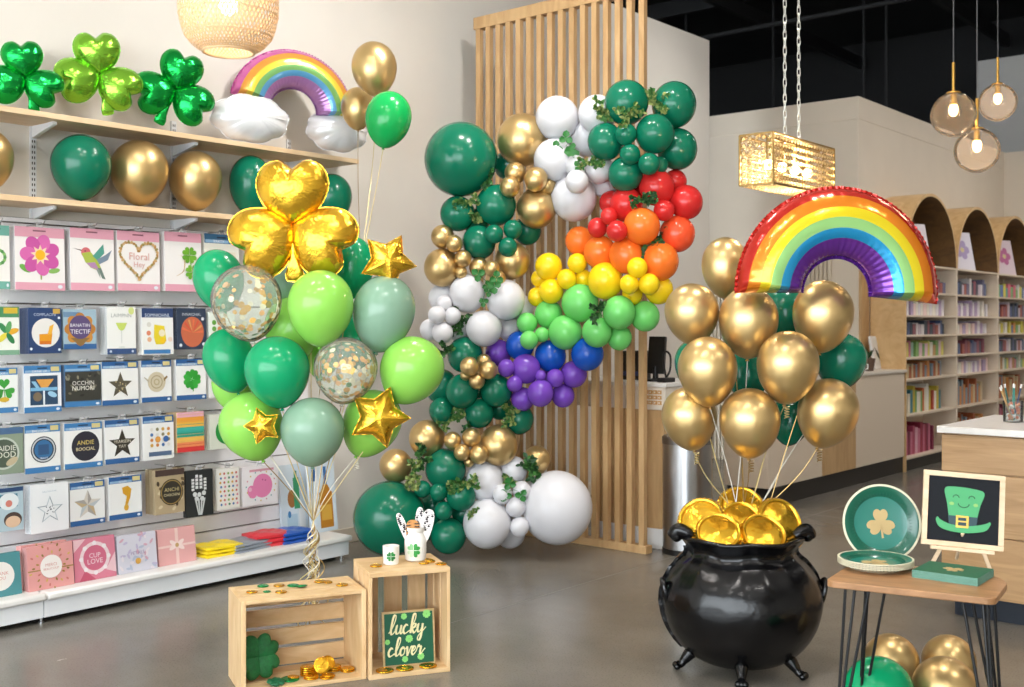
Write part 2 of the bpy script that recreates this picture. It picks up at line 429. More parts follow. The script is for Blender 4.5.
# ================================================================ trash can
pt = PH(687, 552, 0)
t = thing('trash_can', 'brushed steel trash can with dark base beside the slat screen', 'trash can', (pt.x, pt.y, 0))
m = MB(); m.lathe([(.151, .03), (.155, .035), (.155, .70)], 48); m.build('body', STEEL, t)
m = MB(); m.lathe([(.158, 0), (.158, .03), (.15, .034)], 48); m.build('base_ring', BLACK, t)
m = MB(); m.lathe([(.159, .695), (.159, .735), (.15, .745), (.115, .745), (.11, .70)], 48, cap0=False, cap1=False); m.lathe([(.11, .70), (.0001, .70)], 32, 1, cap0=False, cap1=False); m.build('rim_lid', [mat('satin_steel', '#8f9092', .35, metal=1), BLACK], t)
# ================================================================ low white counter along the block, with cabinet and wood panel
t = thing('low_counter', 'long low white counter with an oak strip and dark kick beyond the gold balloons', 'counter', (-4.3, 9.3, 0))
KICK = mat('kick_dark', '#1d1a17', .5)
m = MB(); m.box(-4.49, -4.13, 8.05, 10.9, 0, .16); G(m, t).build('plinth', KICK, t)
CAB = mat('cabinet_white', '#dccbb6', .45)
m = MB(); m.box(-4.49, -4.1, 8.0, 8.985, .16, .985); G(m, t).build('front_panel', CAB, t, bevel=.002)
m = MB(); m.box(-4.49, -4.098, 8.99, 9.69, .16, .985); G(m, t).build('oak_strip', OAK, t, bevel=.002)
m = MB(); m.box(-4.49, -4.1, 9.695, 10.86, .16, .985); G(m, t).build('cabinet_door', CAB, t, bevel=.002)
m = MB(); m.box(-4.49, -4.085, 7.98, 10.9, .985, 1.012); G(m, t).build('countertop', mat('top_cream', '#d8cfc2', .4), t, bevel=.003)
m = MB(); m.box(-4.5, -4.47, 10.71, 10.905, 1.012, 2.1); pass
struct(m.build('trim_3', OAK, smooth=False))
m = MB()
for i in range(32): m.box(-6.2+i*.045, -6.2+i*.045+.03, 10.66, 10.69, .0, 2.3)
struct(m.build('trim_4', mat('reeded_panel', '#d6c8b2', .55), bevel=.004))
# things on that counter
def leaf_shape(m, pts, y, mi): m.flat(pts, y, mi)
q = PX(885, 368, -4.32); t = thing('picture_frame', 'white framed print with dark leaf leaning on the low counter', 'picture', (-4.36, q.y, 1.012), PI/2)
m = MB(); m.box(-.17, .17, -.012, .012, 0, .33, 0); m.build('frame', WHITE, t, rot=(math.radians(-10), 0, 0), bevel=.004)
m = MB(); m.flat(rect(-.14, .14, .03, .30), -.0135, 0)
for a, l in ((.5, .2), (.0, .22), (-.6, .2), (1.1, .15)):
    m.flat([(.0, .06), (-.03+math.sin(a)*l*.5, .06+math.cos(a)*l*.5), (math.sin(a)*l, .06+math.cos(a)*l), (.03+math.sin(a)*l*.5, .06+math.cos(a)*l*.5)], -.0145, 1)
m.build('print', [paint('#f1efea'), paint('#23382c')], t, rot=(math.radians(-10), 0, 0))
q = PX(868, 370, -4.25); t = thing('plant_pot', 'small brown pot with plant on the low counter beside the framed print', 'plant pot', (-4.25, q.y, 1.012))
m = MB(); m.lathe([(.05, 0), (.07, .12), (.066, .12), (.06, .1)], 20); m.build('pot', mat('pot_brown', '#5a4436', .6), t)
m = MB()
for i in range(16):
    a = i*2.4; l = .09+.05*random.random(); d = Vector((math.cos(a)*.5, math.sin(a)*.5, .8)).normalized(); w = Vector((-math.sin(a), math.cos(a), 0))*.02; b = Vector((0, 0, .11))
    m.add([b, b+d*l*.5+w, b+d*l, b+d*l*.5-w], [(0, 1, 2, 3)])
m.build('foliage', mat('pot_leaf', '#3f5b3a', .6), t)
q = PX(860, 371, -4.2); t = thing('white_cup', 'small white cup on the low counter next to the brown plant pot', 'cup', (-4.2, q.y, 1.012))
m = MB(); m.lathe([(.045, 0), (.05, .1), (.046, .1), (.04, .015)], 24); m.build('cup_body', WHITE, t)
m = MB(); m.tube([(.048, 0, .08), (.075, 0, .07), (.075, 0, .035), (.046, 0, .025)], .006, 8); m.build('handle', WHITE, t)
# ================================================================ arched bookcases
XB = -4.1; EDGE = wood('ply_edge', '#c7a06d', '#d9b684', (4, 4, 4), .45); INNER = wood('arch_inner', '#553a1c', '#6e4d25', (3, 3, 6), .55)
YB = [10.9, 12.39, 13.84, 15.3]; SH = [.136, .558, .911, 1.127, 1.351, 1.548, 1.785, 2.065]
ordn = ['first', 'second', 'third']
CARDS = ['#efe6ea', '#efe9f2', '#f0dde6']
PALS = {'toys': ['#6d6b86', '#c7b8c4', '#8d4f5e', '#4f5f86', '#d7d2d4', '#a25a4e', '#3f4a59'], 'pastel': ['#f0d5d0', '#e7e1e6', '#d98c8a', '#ece6da', '#b7a1c3', '#e6b4a4'],
        'bright': ['#d8cf6a', '#7ea75f', '#e3e0d4', '#c9788a', '#e0c0cb', '#8fb5a0', '#b98d5a'], 'warm': ['#a8582f', '#c98545', '#56432f', '#c7b38d', '#7d8f9a', '#8c3b3b'],
        'rain': ['#d86f86', '#e39a4f', '#dcd05d', '#7fb477', '#4fa0a0', '#5d77b0', '#e5e1da'], 'tall': ['#c4ae3c', '#e2d9c5', '#b14b36', '#6d9a5c', '#3f7d8c', '#e6e2d8', '#c96f3c', '#88a03f'],
        'rose': ['#9b2f47', '#b04a66', '#c36f88', '#d2a0ae', '#7a2740']}
rowpal = [['rose', 'tall', 'warm', 'bright', 'toys', 'pastel', 'toys'], ['warm', 'warm', 'pastel', 'toys', 'pastel', 'pastel', 'toys'], ['rose', 'warm', 'bright', 'toys', 'rain', 'toys', 'rain']]
rownames = ['bottom shelf', 'second shelf from the bottom', 'third shelf from the bottom', 'fourth shelf from the bottom', 'fifth shelf from the bottom', 'sixth shelf from the bottom', 'top shelf under the arch']
BM = {}
def unit_book():
    m = MB(); m.box(-.5, .5, -.5, .5, 0, 1, 0); return m
for b in range(3):
    y0, y1 = YB[b], YB[b+1]; ym = (y0+y1)/2; R = (y1-y0)/2
    t = thing('arched_bookcase', ['white bookcase with oak arch top half hidden behind the foil rainbow', 'middle white bookcase with a full oak arch top', 'white bookcase with oak arch cut by the edge of the picture'][b], 'bookcase', (XB, ym, 0), PI/2)
    m = MB(); m.box(-R, R, .36, .375, 0, 2.065); m.build('back_panel', CAB, t)
    for s in (-1, 1):
        m = MB(); m.box(s*R-.02 if s > 0 else -R, R if s > 0 else -R+.02, 0, .37, 0, 2.065, 0); m.build('side_panel', CAB if (b or s > 0) else EDGE, t, bevel=.002)
    m = MB(); m.box(-R+.02, R-.02, .03, .05, 0, .116); m.build('kick_board', KICK, t)
    for z in SH:
        m = MB(); m.box(-R+.02, R-.02, .0, .365, z-.02, z); m.build('shelf', CAB, t, bevel=.002)
    m = MB(); n = 28; vs = []; fs = []; HOOD = None
    for i in range(n+1):
        a = PI*i/n
        for rr in (R, R-.03):
            for yy in (0, .39): vs.append((rr*math.cos(a), yy, 2.065+rr*math.sin(a)))
    for i in range(n):
        k = 4*i
        fs += [(k, k+4, k+5, k+1), (k+2, k+3, k+7, k+6), (k, k+2, k+6, k+4), (k+1, k+5, k+7, k+3)]
    m.add(vs, fs)
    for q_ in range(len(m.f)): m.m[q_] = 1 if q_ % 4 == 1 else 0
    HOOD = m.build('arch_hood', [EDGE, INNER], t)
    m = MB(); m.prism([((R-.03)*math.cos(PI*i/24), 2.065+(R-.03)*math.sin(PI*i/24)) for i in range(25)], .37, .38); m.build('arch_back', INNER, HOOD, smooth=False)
    # leaning card under the arch
    c = thing('greeting_card', ['pale card leaning under the arch of the first bookcase beside the rainbow', 'white card with lilac drawing leaning under the middle arch', 'pink card with a flower leaning under the arch at the picture edge'][b], 'card', (XB-.14, ym-[-.02, .02, -.1][b], 2.065), math.radians(68))
    m = MB(); m.box(-.17, .17, -.006, .006, 0, .46); m.build('board', paint(CARDS[b]), c, rot=(math.radians(-12), 0, 0))
    m = MB()
    for k in range(5): m.flat(circ(.07*math.cos(k*1.257), .25+.07*math.sin(k*1.257), .045), -.008-.0002*k, 0)
    m.flat(circ(0, .25, .03), -.0095, 1)
    m.build('drawing', [paint(['#cdb9cf', '#b9a6cf', '#c76fa0'][b]), paint('#e7d3a0')], c, rot=(math.radians(-12), 0, 0))
    for r in range(7):
        z0 = SH[r]; hmax = SH[r+1]-.02-z0; pal = PALS[rowpal[b][r]]
        thick = {'tall': .055, 'rose': .06, 'toys': .075, 'pastel': .08, 'bright': .075, 'warm': .06, 'rain': .09}[rowpal[b][r]]
        x = -R+.03; k = 0
        end = R-.08-(.45 if rowpal[b][r] == 'rose' else (.25 if r < 2 else .12))
        lab = 'small book or box on the %s of the %s bookcase' % (rownames[r], ['first arched', 'middle arched', 'third arched'][b])
        while x < end:
            w = thick*(.7+.6*random.random()); h = hmax*(.55+.3*random.random()) if r < 6 else hmax*.62*(.7+.5*random.random())
            col = pal[(k*3+random.randrange(2)) % len(pal)]
            key = 'cover_'+col
            if col not in BM: tmp = unit_book().build(key, mat('cover_'+col[1:], col, .55), smooth=False); BM[col] = tmp.data; bpy.data.objects.remove(tmp)
            o = link('book', BM[col], None, (XB-.2, ym+x+w/2, z0), (0, 0, 0), (.24, w*.94, h))
            tag(o, lab, 'book', 'goods on the %s of the %s bookcase' % (rownames[r], ordn[b]))
            x += w+.004+(.06 if random.random() < .1 else 0); k += 1
# ================================================================ checkout counter on the right
t = thing('checkout_counter', 'oak drawer counter with white top at the edge behind the side table', 'counter', (-1.5, 5.9, 0))
YC = 5.64
m = MB(); m.box(-1.945, -.5, YC+.03, 6.5, .115, .91); G(m, t).build('body', OAKX, t)
m = MB(); m.box(-1.9, -.5, YC+.07, 6.45, 0, .115); G(m, t).build('plinth', mat('plinth_navy', '#1c2430', .5), t)
for z0, z1 in ((.725, .905), (.42, .718), (.115, .413)):
    m = MB(); m.box(-1.945, -.5, YC+.008, YC+.03, z0, z1); G(m, t).build('drawer_front', OAKX, t, bevel=.002)
m = MB(); m.box(-1.965, -.48, YC-.005, 6.56, .912, .945); G(m, t).build('countertop', mat('quartz_white', '#e7e3de', .25, var=.03, vscale=20), t, bevel=.003)
CTOP = .945
q = PH(1013, 422, CTOP)
t = thing('pencil_jar', 'glass jar of pencils and sweets on the white counter top', 'jar', (q.x, q.y, CTOP))
m = MB(); m.lathe([(.045, 0), (.048, .004), (.05, .11), (.047, .11), (.045, .006)], 28, cap1=False); m.build('glass_wall', clear_mat('jar_glass', '#f2f6f5', .05), t)
m = MB()
for i in range(40): m.sphere((random.uniform(-.028, .028), random.uniform(-.028, .028), .012+.085*random.random()), .0085, 8, 6, i % 3)
o = m.build('sweets', [mat('sweet_orange', '#e08a5a', .4), mat('sweet_white', '#efe8e2', .4), mat('sweet_peach', '#d86f45', .4)], t); o['kind'] = 'stuff'
for i, (a, col, nm) in enumerate([(-.62, '#c9a36b', 'tan'), (-.45, '#b98d55', 'caramel'), (-.2, '#2f6a63', 'dark teal'), (-.05, '#3d8c80', 'teal'), (.3, '#2c3e66', 'navy'), (.12, '#6aa59b', 'pale teal')]):
    o = MB(); d = Vector((math.sin(a)*.75, .12*(i % 3-1), 1)).normalized(); b = Vector((d.x*.015, .01*(i % 3-1), .01))
    o.tube([b, b+d*.17], .0045, 8, 0); o.tube([b+d*.17, b+d*.19], .005, 8, 1)
    tag(o.build('pencil', [paint(col), WHITE], None, (q.x, q.y, CTOP), (0, 0, YAW)), '%s pencil with white end standing in the glass jar' % nm, 'pencil', 'pencils in the glass jar')
q = PH(1031, 425, CTOP); t = thing('gift_card', 'pink and navy card standing behind the pencil jar', 'card', (q.x+.03, q.y+.12, CTOP), YAW)
m = MB(); m.box(-.06, .06, -.004, .004, 0, .19, 0); m.flat([(-.06, .1), (.03, .1), (.06, .19), (-.02, .19)], -.0046, 1); m.build('board', [paint('#d77fae'), paint('#2f3a63')], t)
# ================================================================ PARTY PACKS ON THE RACK
HOOK = STEEL
class Art:
    """coloured print on the front of a pack, in inches-like units: u 0..w, v 0..h"""
    def __init__(s, w, h, d): s.w, s.h, s.d = w, h, d; s.mb = MB(); s.cols = []; s.k = 0
    def ci(s, c):
        if c not in s.cols: s.cols.append(c)
        return s.cols.index(c)
    def poly(s, pts, c):                   # pts in fractions of the pack
        s.k += 1
        s.mb.flat([((u-.5)*s.w, v*s.h) for u, v in pts], -s.d-.0004-.00012*s.k, s.ci(c))
    def polym(s, pts, c, cu=.5, cv=.5, sc=1.0):  # pts in pack-width units about (cu,cv)
        s.k += 1
        s.mb.flat([((cu-.5)*s.w+x*s.w*sc, cv*s.h+y*s.w*sc) for x, y in pts], -s.d-.0004-.00012*s.k, s.ci(c))
    def ring(s, cu, cv, r0, r1, c, n=28):
        s.k += 1; y = -s.d-.0004-.00012*s.k; vs = []; fs = []
        for i in range(n):
            a = 2*PI*i/n
            for r in (r0, r1): vs.append(((cu-.5)*s.w+r*s.w*math.cos(a), y, cv*s.h+r*s.w*math.sin(a)))
        for i in range(n): a, b = 2*i, 2*((i+1) % n); fs.append((a, a+1, b+1, b))
        s.mb.add(vs, fs, s.ci(c))
    def text(s, txt, cu, cv, hgt, c, wmax=.9):
        s.k += 1; vs, fs = text_mesh(txt, 1.0)
        if not vs: return
        xs = [v[0] for v in vs]; ys = [v[1] for v in vs]
        sc = min(hgt*s.h/max(.3, max(ys)-min(ys)), wmax*s.w/(max(xs)-min(xs))); mx, my = (max(xs)+min(xs))/2, (max(ys)+min(ys))/2
        y = -s.d-.0004-.00012*s.k
        s.mb.add([((cu-.5)*s.w+(v[0]-mx)*sc, y, cv*s.h+(v[1]-my)*sc) for v in vs], fs, s.ci(c))
BL, BL2, PK, NAVY = '#2f5f98', '#3f7cb4', '#e3a3b5', '#27406e'
def hdr(A, c=BL, foot=True, txt=None, strip=True):
    A.poly(rect(0, 1, .84, 1), c)
    if strip: A.poly(rect(.03, .7, .85, .9), '#8fb3d4'); A.poly(rect(.72, .95, .87, .97), '#d8c98a')
    A.poly(rect(.36, .62, .93, .955), '#1d2c44' if c != PK else '#8a5666')
    if foot: A.poly(rect(0, 1, 0, .12), c); A.poly(circ(.9, .06, .05, .03, 12), '#dfe7ef')
    if txt: A.text(txt, .42, .875, .05, '#e9eef5', .7)
def petal_flower(A, cu, cv, n, r, pr, c, c2, rot=0):
    for i in range(n):
        a = rot+2*PI*i/n
        A.polym(circ(r*math.cos(a), r*math.sin(a), pr, pr*.82, 18, a), c if i % 2 else c2, cu, cv)
def clover(A, cu, cv, L, c, n=4, rot=0, c2=None):
    for i in range(n): A.polym(heart(0, 0, L, rot+2*PI*i/n, 20), c if (i % 2 == 0 or not c2) else c2, cu, cv)
    A.polym([(-.012, 0), (.012, 0), (.05, -L*1.2), (.02, -L*1.25)], c, cu, cv)
def a_wreath(A):
    hdr(A, '#6fae9f', strip=False)
    A.ring(.5, .5, .24, .36, '#5f9f55')
    for i in range(14): a = i*.449; A.polym(circ(.3*math.cos(a), .3*math.sin(a), .08, .045, 10, a), ['#4f8f48', '#8fbf6d'][i % 2], .5, .5)
def a_flower(A):
    hdr(A, PK, strip=False)
    A.polym([(-.015, -.1), (.015, -.1), (.03, -.48), (.0, -.48)], '#9fae5a', .5, .56); A.polym(circ(-.3, -.27, .13, .06, 14, -.5), '#6fa94a', .5, .56); A.polym(circ(.28, -.3, .12, .05, 14, .2), '#86b35c', .5, .56)
    petal_flower(A, .5, .56, 7, .24, .17, '#d867ad', '#c753a0', .4); A.polym(star(0, 0, .2, .55, 9), '#f3d9b4', .5, .56); A.polym(circ(0, 0, .1), '#f2b51d', .5, .56)
def a_bird(A):
    hdr(A, PK, strip=False)
    A.polym([(-.5, .2), (-.28, .14), (-.27, .17)], '#5a4a4a', .55, .52); A.polym(circ(-.2, .12, .11), '#cf6a70', .55, .52)
    A.polym([(-.3, .1), (-.1, .14), (.06, -.02), (.14, -.2), (.08, -.26), (-.1, -.2), (-.22, -.08)], '#a9bb4a', .55, .52); A.polym([(-.2, -.1), (.0, -.08), (.1, -.24), (-.08, -.2)], '#b184ad', .55, .52)
    A.polym([(-.05, .05), (.2, .32), (.22, .12), (.06, -.04)], '#4f9a8a', .55, .52); A.polym([(.04, -.02), (.24, .08), (.4, .2), (.3, -.02), (.1, -.12)], '#77889c', .55, .52)
    A.polym([(.06, -.2), (.14, -.2), (.24, -.44), (.16, -.42)], '#6d7f77', .55, .52); A.polym([(.02, -.22), (.1, -.24), (.12, -.42)], '#8d9a92', .55, .52); A.polym(circ(-.22, .15, .015), '#222222', .55, .52)
def a_heart(A):
    hdr(A, PK, strip=False)
    h = resample(heart(0, 0, .8, 0, 48), 44)
    for i, p in enumerate(h): A.polym(circ(p[0], p[1]-.4, .045, .03, 8, i), ['#b98d52', '#d0aa74', '#9a8a4e'][i % 3], .5, .5)
    A.text('Floral', .5, .58, .12, '#dda7a0', .5); A.text('Hey', .5, .43, .12, '#dda7a0', .4)
def a_clovers(A):
    hdr(A, PK, strip=False)
    for p in ([(-.2, .16), (-.05, .14), (.03, .02), (.0, -.2), (-.12, -.3), (-.2, -.34)],):
        q = smooth_line([Vector(x) for x in p], 5)
        for a, b in zip(q[:-1], q[1:]): A.polym([(a.x-.012, a.y), (a.x+.012, a.y), (b.x+.012, b.y), (b.x-.012, b.y)], '#c8a86c', .5, .5)
    clover(A, .66, .62, .2, '#6fae2c', 4, PI/4, '#5f9f25'); clover(A, .72, .33, .18, '#77b335', 4, PI/4, '#67a62b')
def a_plainblue(A): hdr(A, '#35688f', txt='PARTY'); A.poly(rect(.1, .9, .25, .7), '#e3d9c5')
def a_tropic(A):
    A.poly(rect(0, 1, .78, 1), '#4c8d5f'); A.poly(rect(.5, .95, .86, .98), '#d8b53a'); A.poly(rect(0, 1, 0, .1), '#7ea98d')
    for a, c in ((.3, '#e0a92d'), (2.2, '#3c8a55'), (3.9, '#e8d94a'), (5.3, '#2f7f4a'), (1.3, '#5fa565')): A.polym(circ(.2*math.cos(a), .2*math.sin(a), .2, .09, 16, a), c, .6, .45)
def a_orange(A):
    A.poly(rect(0, 1, 0, 1), NAVY); A.text('COMPLACINI', .5, .85, .06, '#c6d2e6', .8); A.poly(rect(.75, .97, .87, .98), '#c9a24a')
    A.polym(circ(0, 0, .43), '#e9e6e2', .52, .45); A.polym([(-.2, -.3), (.16, -.3), (.2, .02), (-.2, .0)], '#e79a1f', .52, .42); A.polym([(.05, -.02), (.18, .0), (.25, .3), (.12, .24)], '#efb23c', .52, .42)
    A.polym([(-.2, -.3), (.16, -.3), (.15, -.2), (-.19, -.2)], '#d9761d', .52, .42)
    for u, v in ((.07, .1), (.93, .08), (.93, .78)): A.polym(circ(0, 0, .04), '#dfe6f0', u, v)
def a_mandala(A):
    A.poly(rect(0, 1, 0, 1), '#9fb8c9'); A.poly(rect(0, 1, 0, .13), BL); A.poly(rect(0, .5, .8, .93), '#6d8fae')
    petal_flower(A, .5, .5, 8, .28, .2, '#c98a3c', '#b87a34'); A.polym([(-.3, -.25), (0, -.5), (.3, -.25)], '#8a6a3c', .5, .5); A.polym(circ(0, 0, .34), '#5a4a78', .5, .55)
    A.text('BANATIIN', .5, .6, .11, '#e8e4ee', .6); A.text('TIECTIF', .5, .44, .15, '#f1eef5', .6)
def a_marg(A):
    A.poly(rect(0, 1, 0, .12), '#35507f'); A.text('LAIMPNN', .5, .82, .08, '#9aa0a0', .7); A.poly(circ(.85, .92, .1, .08), '#d7e08c'); A.polym(circ(0, 0, .04), '#cdd8ea', .12, .06); A.polym(circ(0, 0, .04), '#cdd8ea', .88, .06)
    A.polym([(-.2, .14), (.2, .14), (.1, -.06), (0, -.12), (-.1, -.06)], '#c6d86a', .5, .57); A.polym([(-.015, 0), (.015, 0), (.015, -.4), (-.015, -.4)], '#d3d7d3', .5, .5); A.polym(circ(0, 0, .12, .02), '#d3d7d3', .5, .15)
def a_yellow(A):
    A.poly(rect(0, 1, .8, 1), NAVY); A.text('SOMNIOHNL', .5, .85, .08, '#d8e0ee', .8); A.poly(rect(.05, .9, .02, .11), BL2)
    A.polym([(-.16, .26), (.16, .22), (.22, -.2), (.12, -.3), (-.12, -.3), (-.18, -.1)], '#e8cf2e', .55, .45); A.polym(circ(.08, .02, .1), '#efe6c9', .55, .45); A.polym(circ(.1, -.2, .09), '#f0c31f', .55, .45)
    for x, y, c in ((-.34, .02, '#e08a6a'), (-.32, -.16, '#e6b48c'), (.34, -.16, '#ecd6c3'), (-.33, .26, '#d9d6cf')): A.polym(circ(x, y, .07), c, .55, .45)
def a_orangeball(A):
    A.poly(rect(0, 1, 0, 1), '#2c3b52'); A.text('INNAIOHAL', .5, .85, .07, '#c9ced8', .8)
    A.polym(circ(0, 0, .4, .46), '#c86a4a', .52, .42)
    for i in range(7): a = i*.45; A.polym([(0, 0), (.38*math.cos(a), .42*math.sin(a)), (.38*math.cos(a+.2), .42*math.sin(a+.2))], ['#e4714b', '#d99a5c', '#d8553d'][i % 3], .52, .4)
    for u, v in ((.1, .1), (.9, .12), (.88, .74)): A.polym(circ(0, 0, .05), '#dde3ea', u, v)
def a_greendots(A):
    for i in range(6): A.polym(circ(.2*(i % 2)-.1, .3-.2*(i//2), .08), ['#5f9f3c', '#d98a4c'][i % 2], .3, .5)
def a_greenblob(A):
    hdr(A, BL2, txt='LUCKY'); clover(A, .55, .52, .34, '#3f9f3f', 3, 0, '#378f38'); A.polym(circ(.0, -.3, .16, .08), '#d8b23c', .55, .5)
def a_cocktail(A):
    hdr(A, BL2, txt='DRINK UP'); A.poly(rect(.16, .9, .16, .78), '#2b4766'); A.polym([(-.2, .25), (.28, .25), (.08, .0), (-.05, .0)], '#e0a24f', .52, .5)
    A.polym([(-.33, .2), (-.22, .2), (-.1, .02), (-.2, .02)], '#8fc0de', .52, .5); A.poly(rect(.5, .55, .16, .5), '#e6edf2'); A.poly(rect(.17, .89, .46, .53), '#7fb8dc'); A.polym(circ(.2, -.15, .13, .07, 16, -.4), '#9cc9e2', .55, .5); A.polym(circ(-.2, -.2, .12), '#7a6a55', .55, .5)
def a_blacktext(A):
    hdr(A, BL2); A.poly(rect(.02, 1, .14, .83), '#3a3a34')
    for i in range(26): A.polym(circ(random.uniform(-.46, .46), random.uniform(-.34, .34), .04+.03*random.random(), .03, 8, i), ['#6d6a5c', '#262622', '#8a8672'][i % 3], .5, .48)
    A.text('OCCHIN', .5, .56, .1, '#e7e5de', .6); A.text('NUMORI', .5, .44, .12, '#f0eee6', .6)
def a_star(A):
    hdr(A, BL, txt='CELEBRATE'); A.polym(star(0, 0, .34), '#5a5344', .5, .45)
    for i in range(14): A.polym(circ(random.uniform(-.15, .15), random.uniform(-.16, .12), .018), ['#c9b787', '#8f8a78'][i % 2], .5, .45)
def a_cap(A):
    hdr(A, BL, txt='PARTY TIME'); A.polym(circ(0, .0, .3), '#cfc3a8', .5, .48); A.ring(.5, .48, .17, .2, '#a79a7c'); A.ring(.5, .48, .06, .1, '#b5a888'); A.polym([(.24, .0), (.38, .14), (.34, .18), (.24, .1)], '#8c7448', .5, .48); A.polym([(-.26, -.02), (-.42, .14), (-.4, .16), (-.25, .05)], '#b9b2a0', .5, .48)
def a_four(A): hdr(A, BL, txt='SHAMROCK'); clover(A, .52, .5, .29, '#2f9f35', 5, .3, '#3aab3f')
def a_photo(A):
    A.poly(rect(0, 1, 0, 1), '#8b9a86'); A.polym(circ(0, 0, .46), '#4d5a4c', .4, .45); A.ring(.4, .45, .42, .48, '#c3ccc0'); A.text('NAIDIE', .42, .56, .12, '#e8e8dc', .7); A.text('FOOD', .42, .42, .13, '#e9eadc', .7); A.polym(circ(.2, -.25, .2, .1, 14, .5), '#c7b796', .45, .45); A.poly(rect(0, 1, .86, 1), '#4d6c92')
def a_bluecirc(A):
    hdr(A, BL2, txt='BALLOON'); A.polym(circ(0, 0, .36), '#27303d', .52, .48); A.ring(.52, .48, .29, .33, '#c9cdd1'); A.polym(circ(0, 0, .26), '#3a6fa0', .52, .48); A.polym(rect(-.15, .15, -.14, .14), '#33557f', .52, .48); A.text('TRACT', .52, .3, .04, '#e9eef4', .4)
def a_blackcirc(A):
    hdr(A, BL2, txt='FOIL BALLOON'); A.polym(circ(0, 0, .37), '#2a2a36', .55, .48); A.text('ANDIE', .55, .56, .12, '#dcc269', .45); A.text('BOOCIAL', .55, .42, .12, '#efe0b0', .5)
def a_blackstar(A):
    hdr(A, BL, txt='STAR'); A.polym(star(0, 0, .4), '#3a352d', .5, .44); A.text('YEARSEIN', .5, .5, .07, '#d9d2c0', .5); A.text('YAY', .5, .39, .07, '#d9d2c0', .3)
def a_emoji(A):
    hdr(A, BL, foot=False, txt='STICKERS'); A.poly(rect(.18, .92, .08, .18), '#5a6f8f')
    for i in range(4):
        for j in range(4): A.polym(circ(-.27+.18*i, .24-.15*j, .05), ['#e3e0da', '#d9a94c', '#4b76ae', '#8f8a6a', '#d98f4c'][(i*3+j*2) % 5], .55, .5)
    A.polym(circ(-.08, -.05, .09), '#e0a04a', .55, .5); A.polym(circ(.18, -.05, .09), '#3c68a8', .55, .5)
def a_rainbow(A):
    for i, c in enumerate(['#dd3b3b', '#ee8f5a', '#f0c25a', '#2f9f86', '#3fb5a5', '#f0b84c', '#f2a23c', '#eab0c0']): A.poly(rect(0, 1, i/8, (i+1)/8), c)
    for i in range(12): A.poly(rect(0, 1, i/12+.02, i/12+.03), ['#c93636', '#e7a86a', '#35a08f', '#e3b45a'][i//3])
def a_shamcirc(A): A.poly(rect(0, 1, .9, 1), '#dcdccf'); A.polym(circ(0, 0, .4), '#1f8f3c', .6, .5); A.polym(star(0, 0, .2, .5, 6), '#c8b04c', .62, .5); clover(A, .6, .5, .2, '#2fa34d')
def a_faces(A):
    A.poly(rect(0, 1, 0, 1), '#b7cdd8'); A.poly(rect(0, .85, .55, .85), '#3f7f96'); A.polym(circ(0, 0, .26, .22), '#e9eff1', .62, .68); A.polym(circ(0, -.03, .09), '#d98374', .62, .66); A.polym(circ(0, 0, .24, .2), '#4b3a33', .72, .25); A.polym(circ(0, -.04, .2, .15), '#e8c3a4', .72, .24); A.polym(circ(0, 0, .13), '#d9b65c', .2, .14); A.poly(rect(0, 1, .9, 1), '#2f4a74')
def a_linestar(A):
    A.text('BALLOON STAR', .5, .84, .03, '#9fb4c4', .8)
    s = star(0, 0, .36); r = star(0, 0, .3)
    for i in range(10):
        p, q, p2, q2 = s[i], s[(i+1) % 10], r[i], r[(i+1) % 10]; A.polym([p, q, q2, p2], ['#b9c6ce', '#8d9aa3'][i % 2], .5, .45)
    for i in range(16): A.polym(circ(random.uniform(-.12, .14), random.uniform(-.1, .1), .014), '#59636b', .5, .45)
def a_silverstar(A):
    hdr(A, BL, txt='FOIL STAR'); s = star(0, 0, .4, .45)
    for i in range(10): A.polym([(0, 0), s[i], s[(i+1) % 10]], ['#d8d0c4', '#a9a49c', '#c3ad86', '#bcc4c9'][i % 4], .5, .46)
def a_sax(A):
    hdr(A, BL, txt='GOLD'); A.polym([(-.12, .3), (.05, .34), (.16, .24), (.12, .0), (.04, -.18), (-.04, -.2), (.02, .05), (-.1, .14)], '#d9a128', .52, .48); A.polym(circ(.0, -.26, .07, .09), '#e0ad3c', .52, .48)
def a_chocirc(A):
    A.poly(rect(0, 1, 0, 1), '#b9a684')
    for i in range(18): A.polym(circ(random.uniform(-.45, .45), random.uniform(-.55, .55), .08, .05, 8, i), ['#6d5a3c', '#d8c9a4', '#4a3d2c'][i % 3], .5, .5)
    A.poly(rect(0, 1, .86, 1), '#4a3a34'); A.polym(circ(0, 0, .4), '#2f2a22', .55, .48); A.ring(.55, .48, .34, .37, '#a5894c'); A.text('ANCHI', .55, .54, .12, '#d6c58f', .5); A.text('CHOCHINI', .55, .42, .11, '#e6dab0', .55)
def a_hand(A):
    A.poly(rect(0, 1, 0, 1), '#26292b')
    for x, y0, y1 in ((-.24, .1, .5), (-.1, .15, .62), (.05, .15, .6), (.2, .1, .5)):
        for k in range(4): A.polym(rect(x-.05, x+.05, y0+(y1-y0)*k/4+.015, y0+(y1-y0)*(k+1)/4-.01), '#e4e6e6', .5, .48)
    for x, y in ((-.18, 0), (-.02, -.02), (.15, .02), (-.12, -.14), (.08, -.15)): A.polym(circ(x, y, .075), '#d9dcdc', .5, .48)
    for x in (-.16, -.05, .07, .17): A.polym([(x-.03, -.2), (x+.03, -.2), (x*.3+.02, -.72), (x*.3-.02, -.72)], '#cfd3d3', .5, .52)
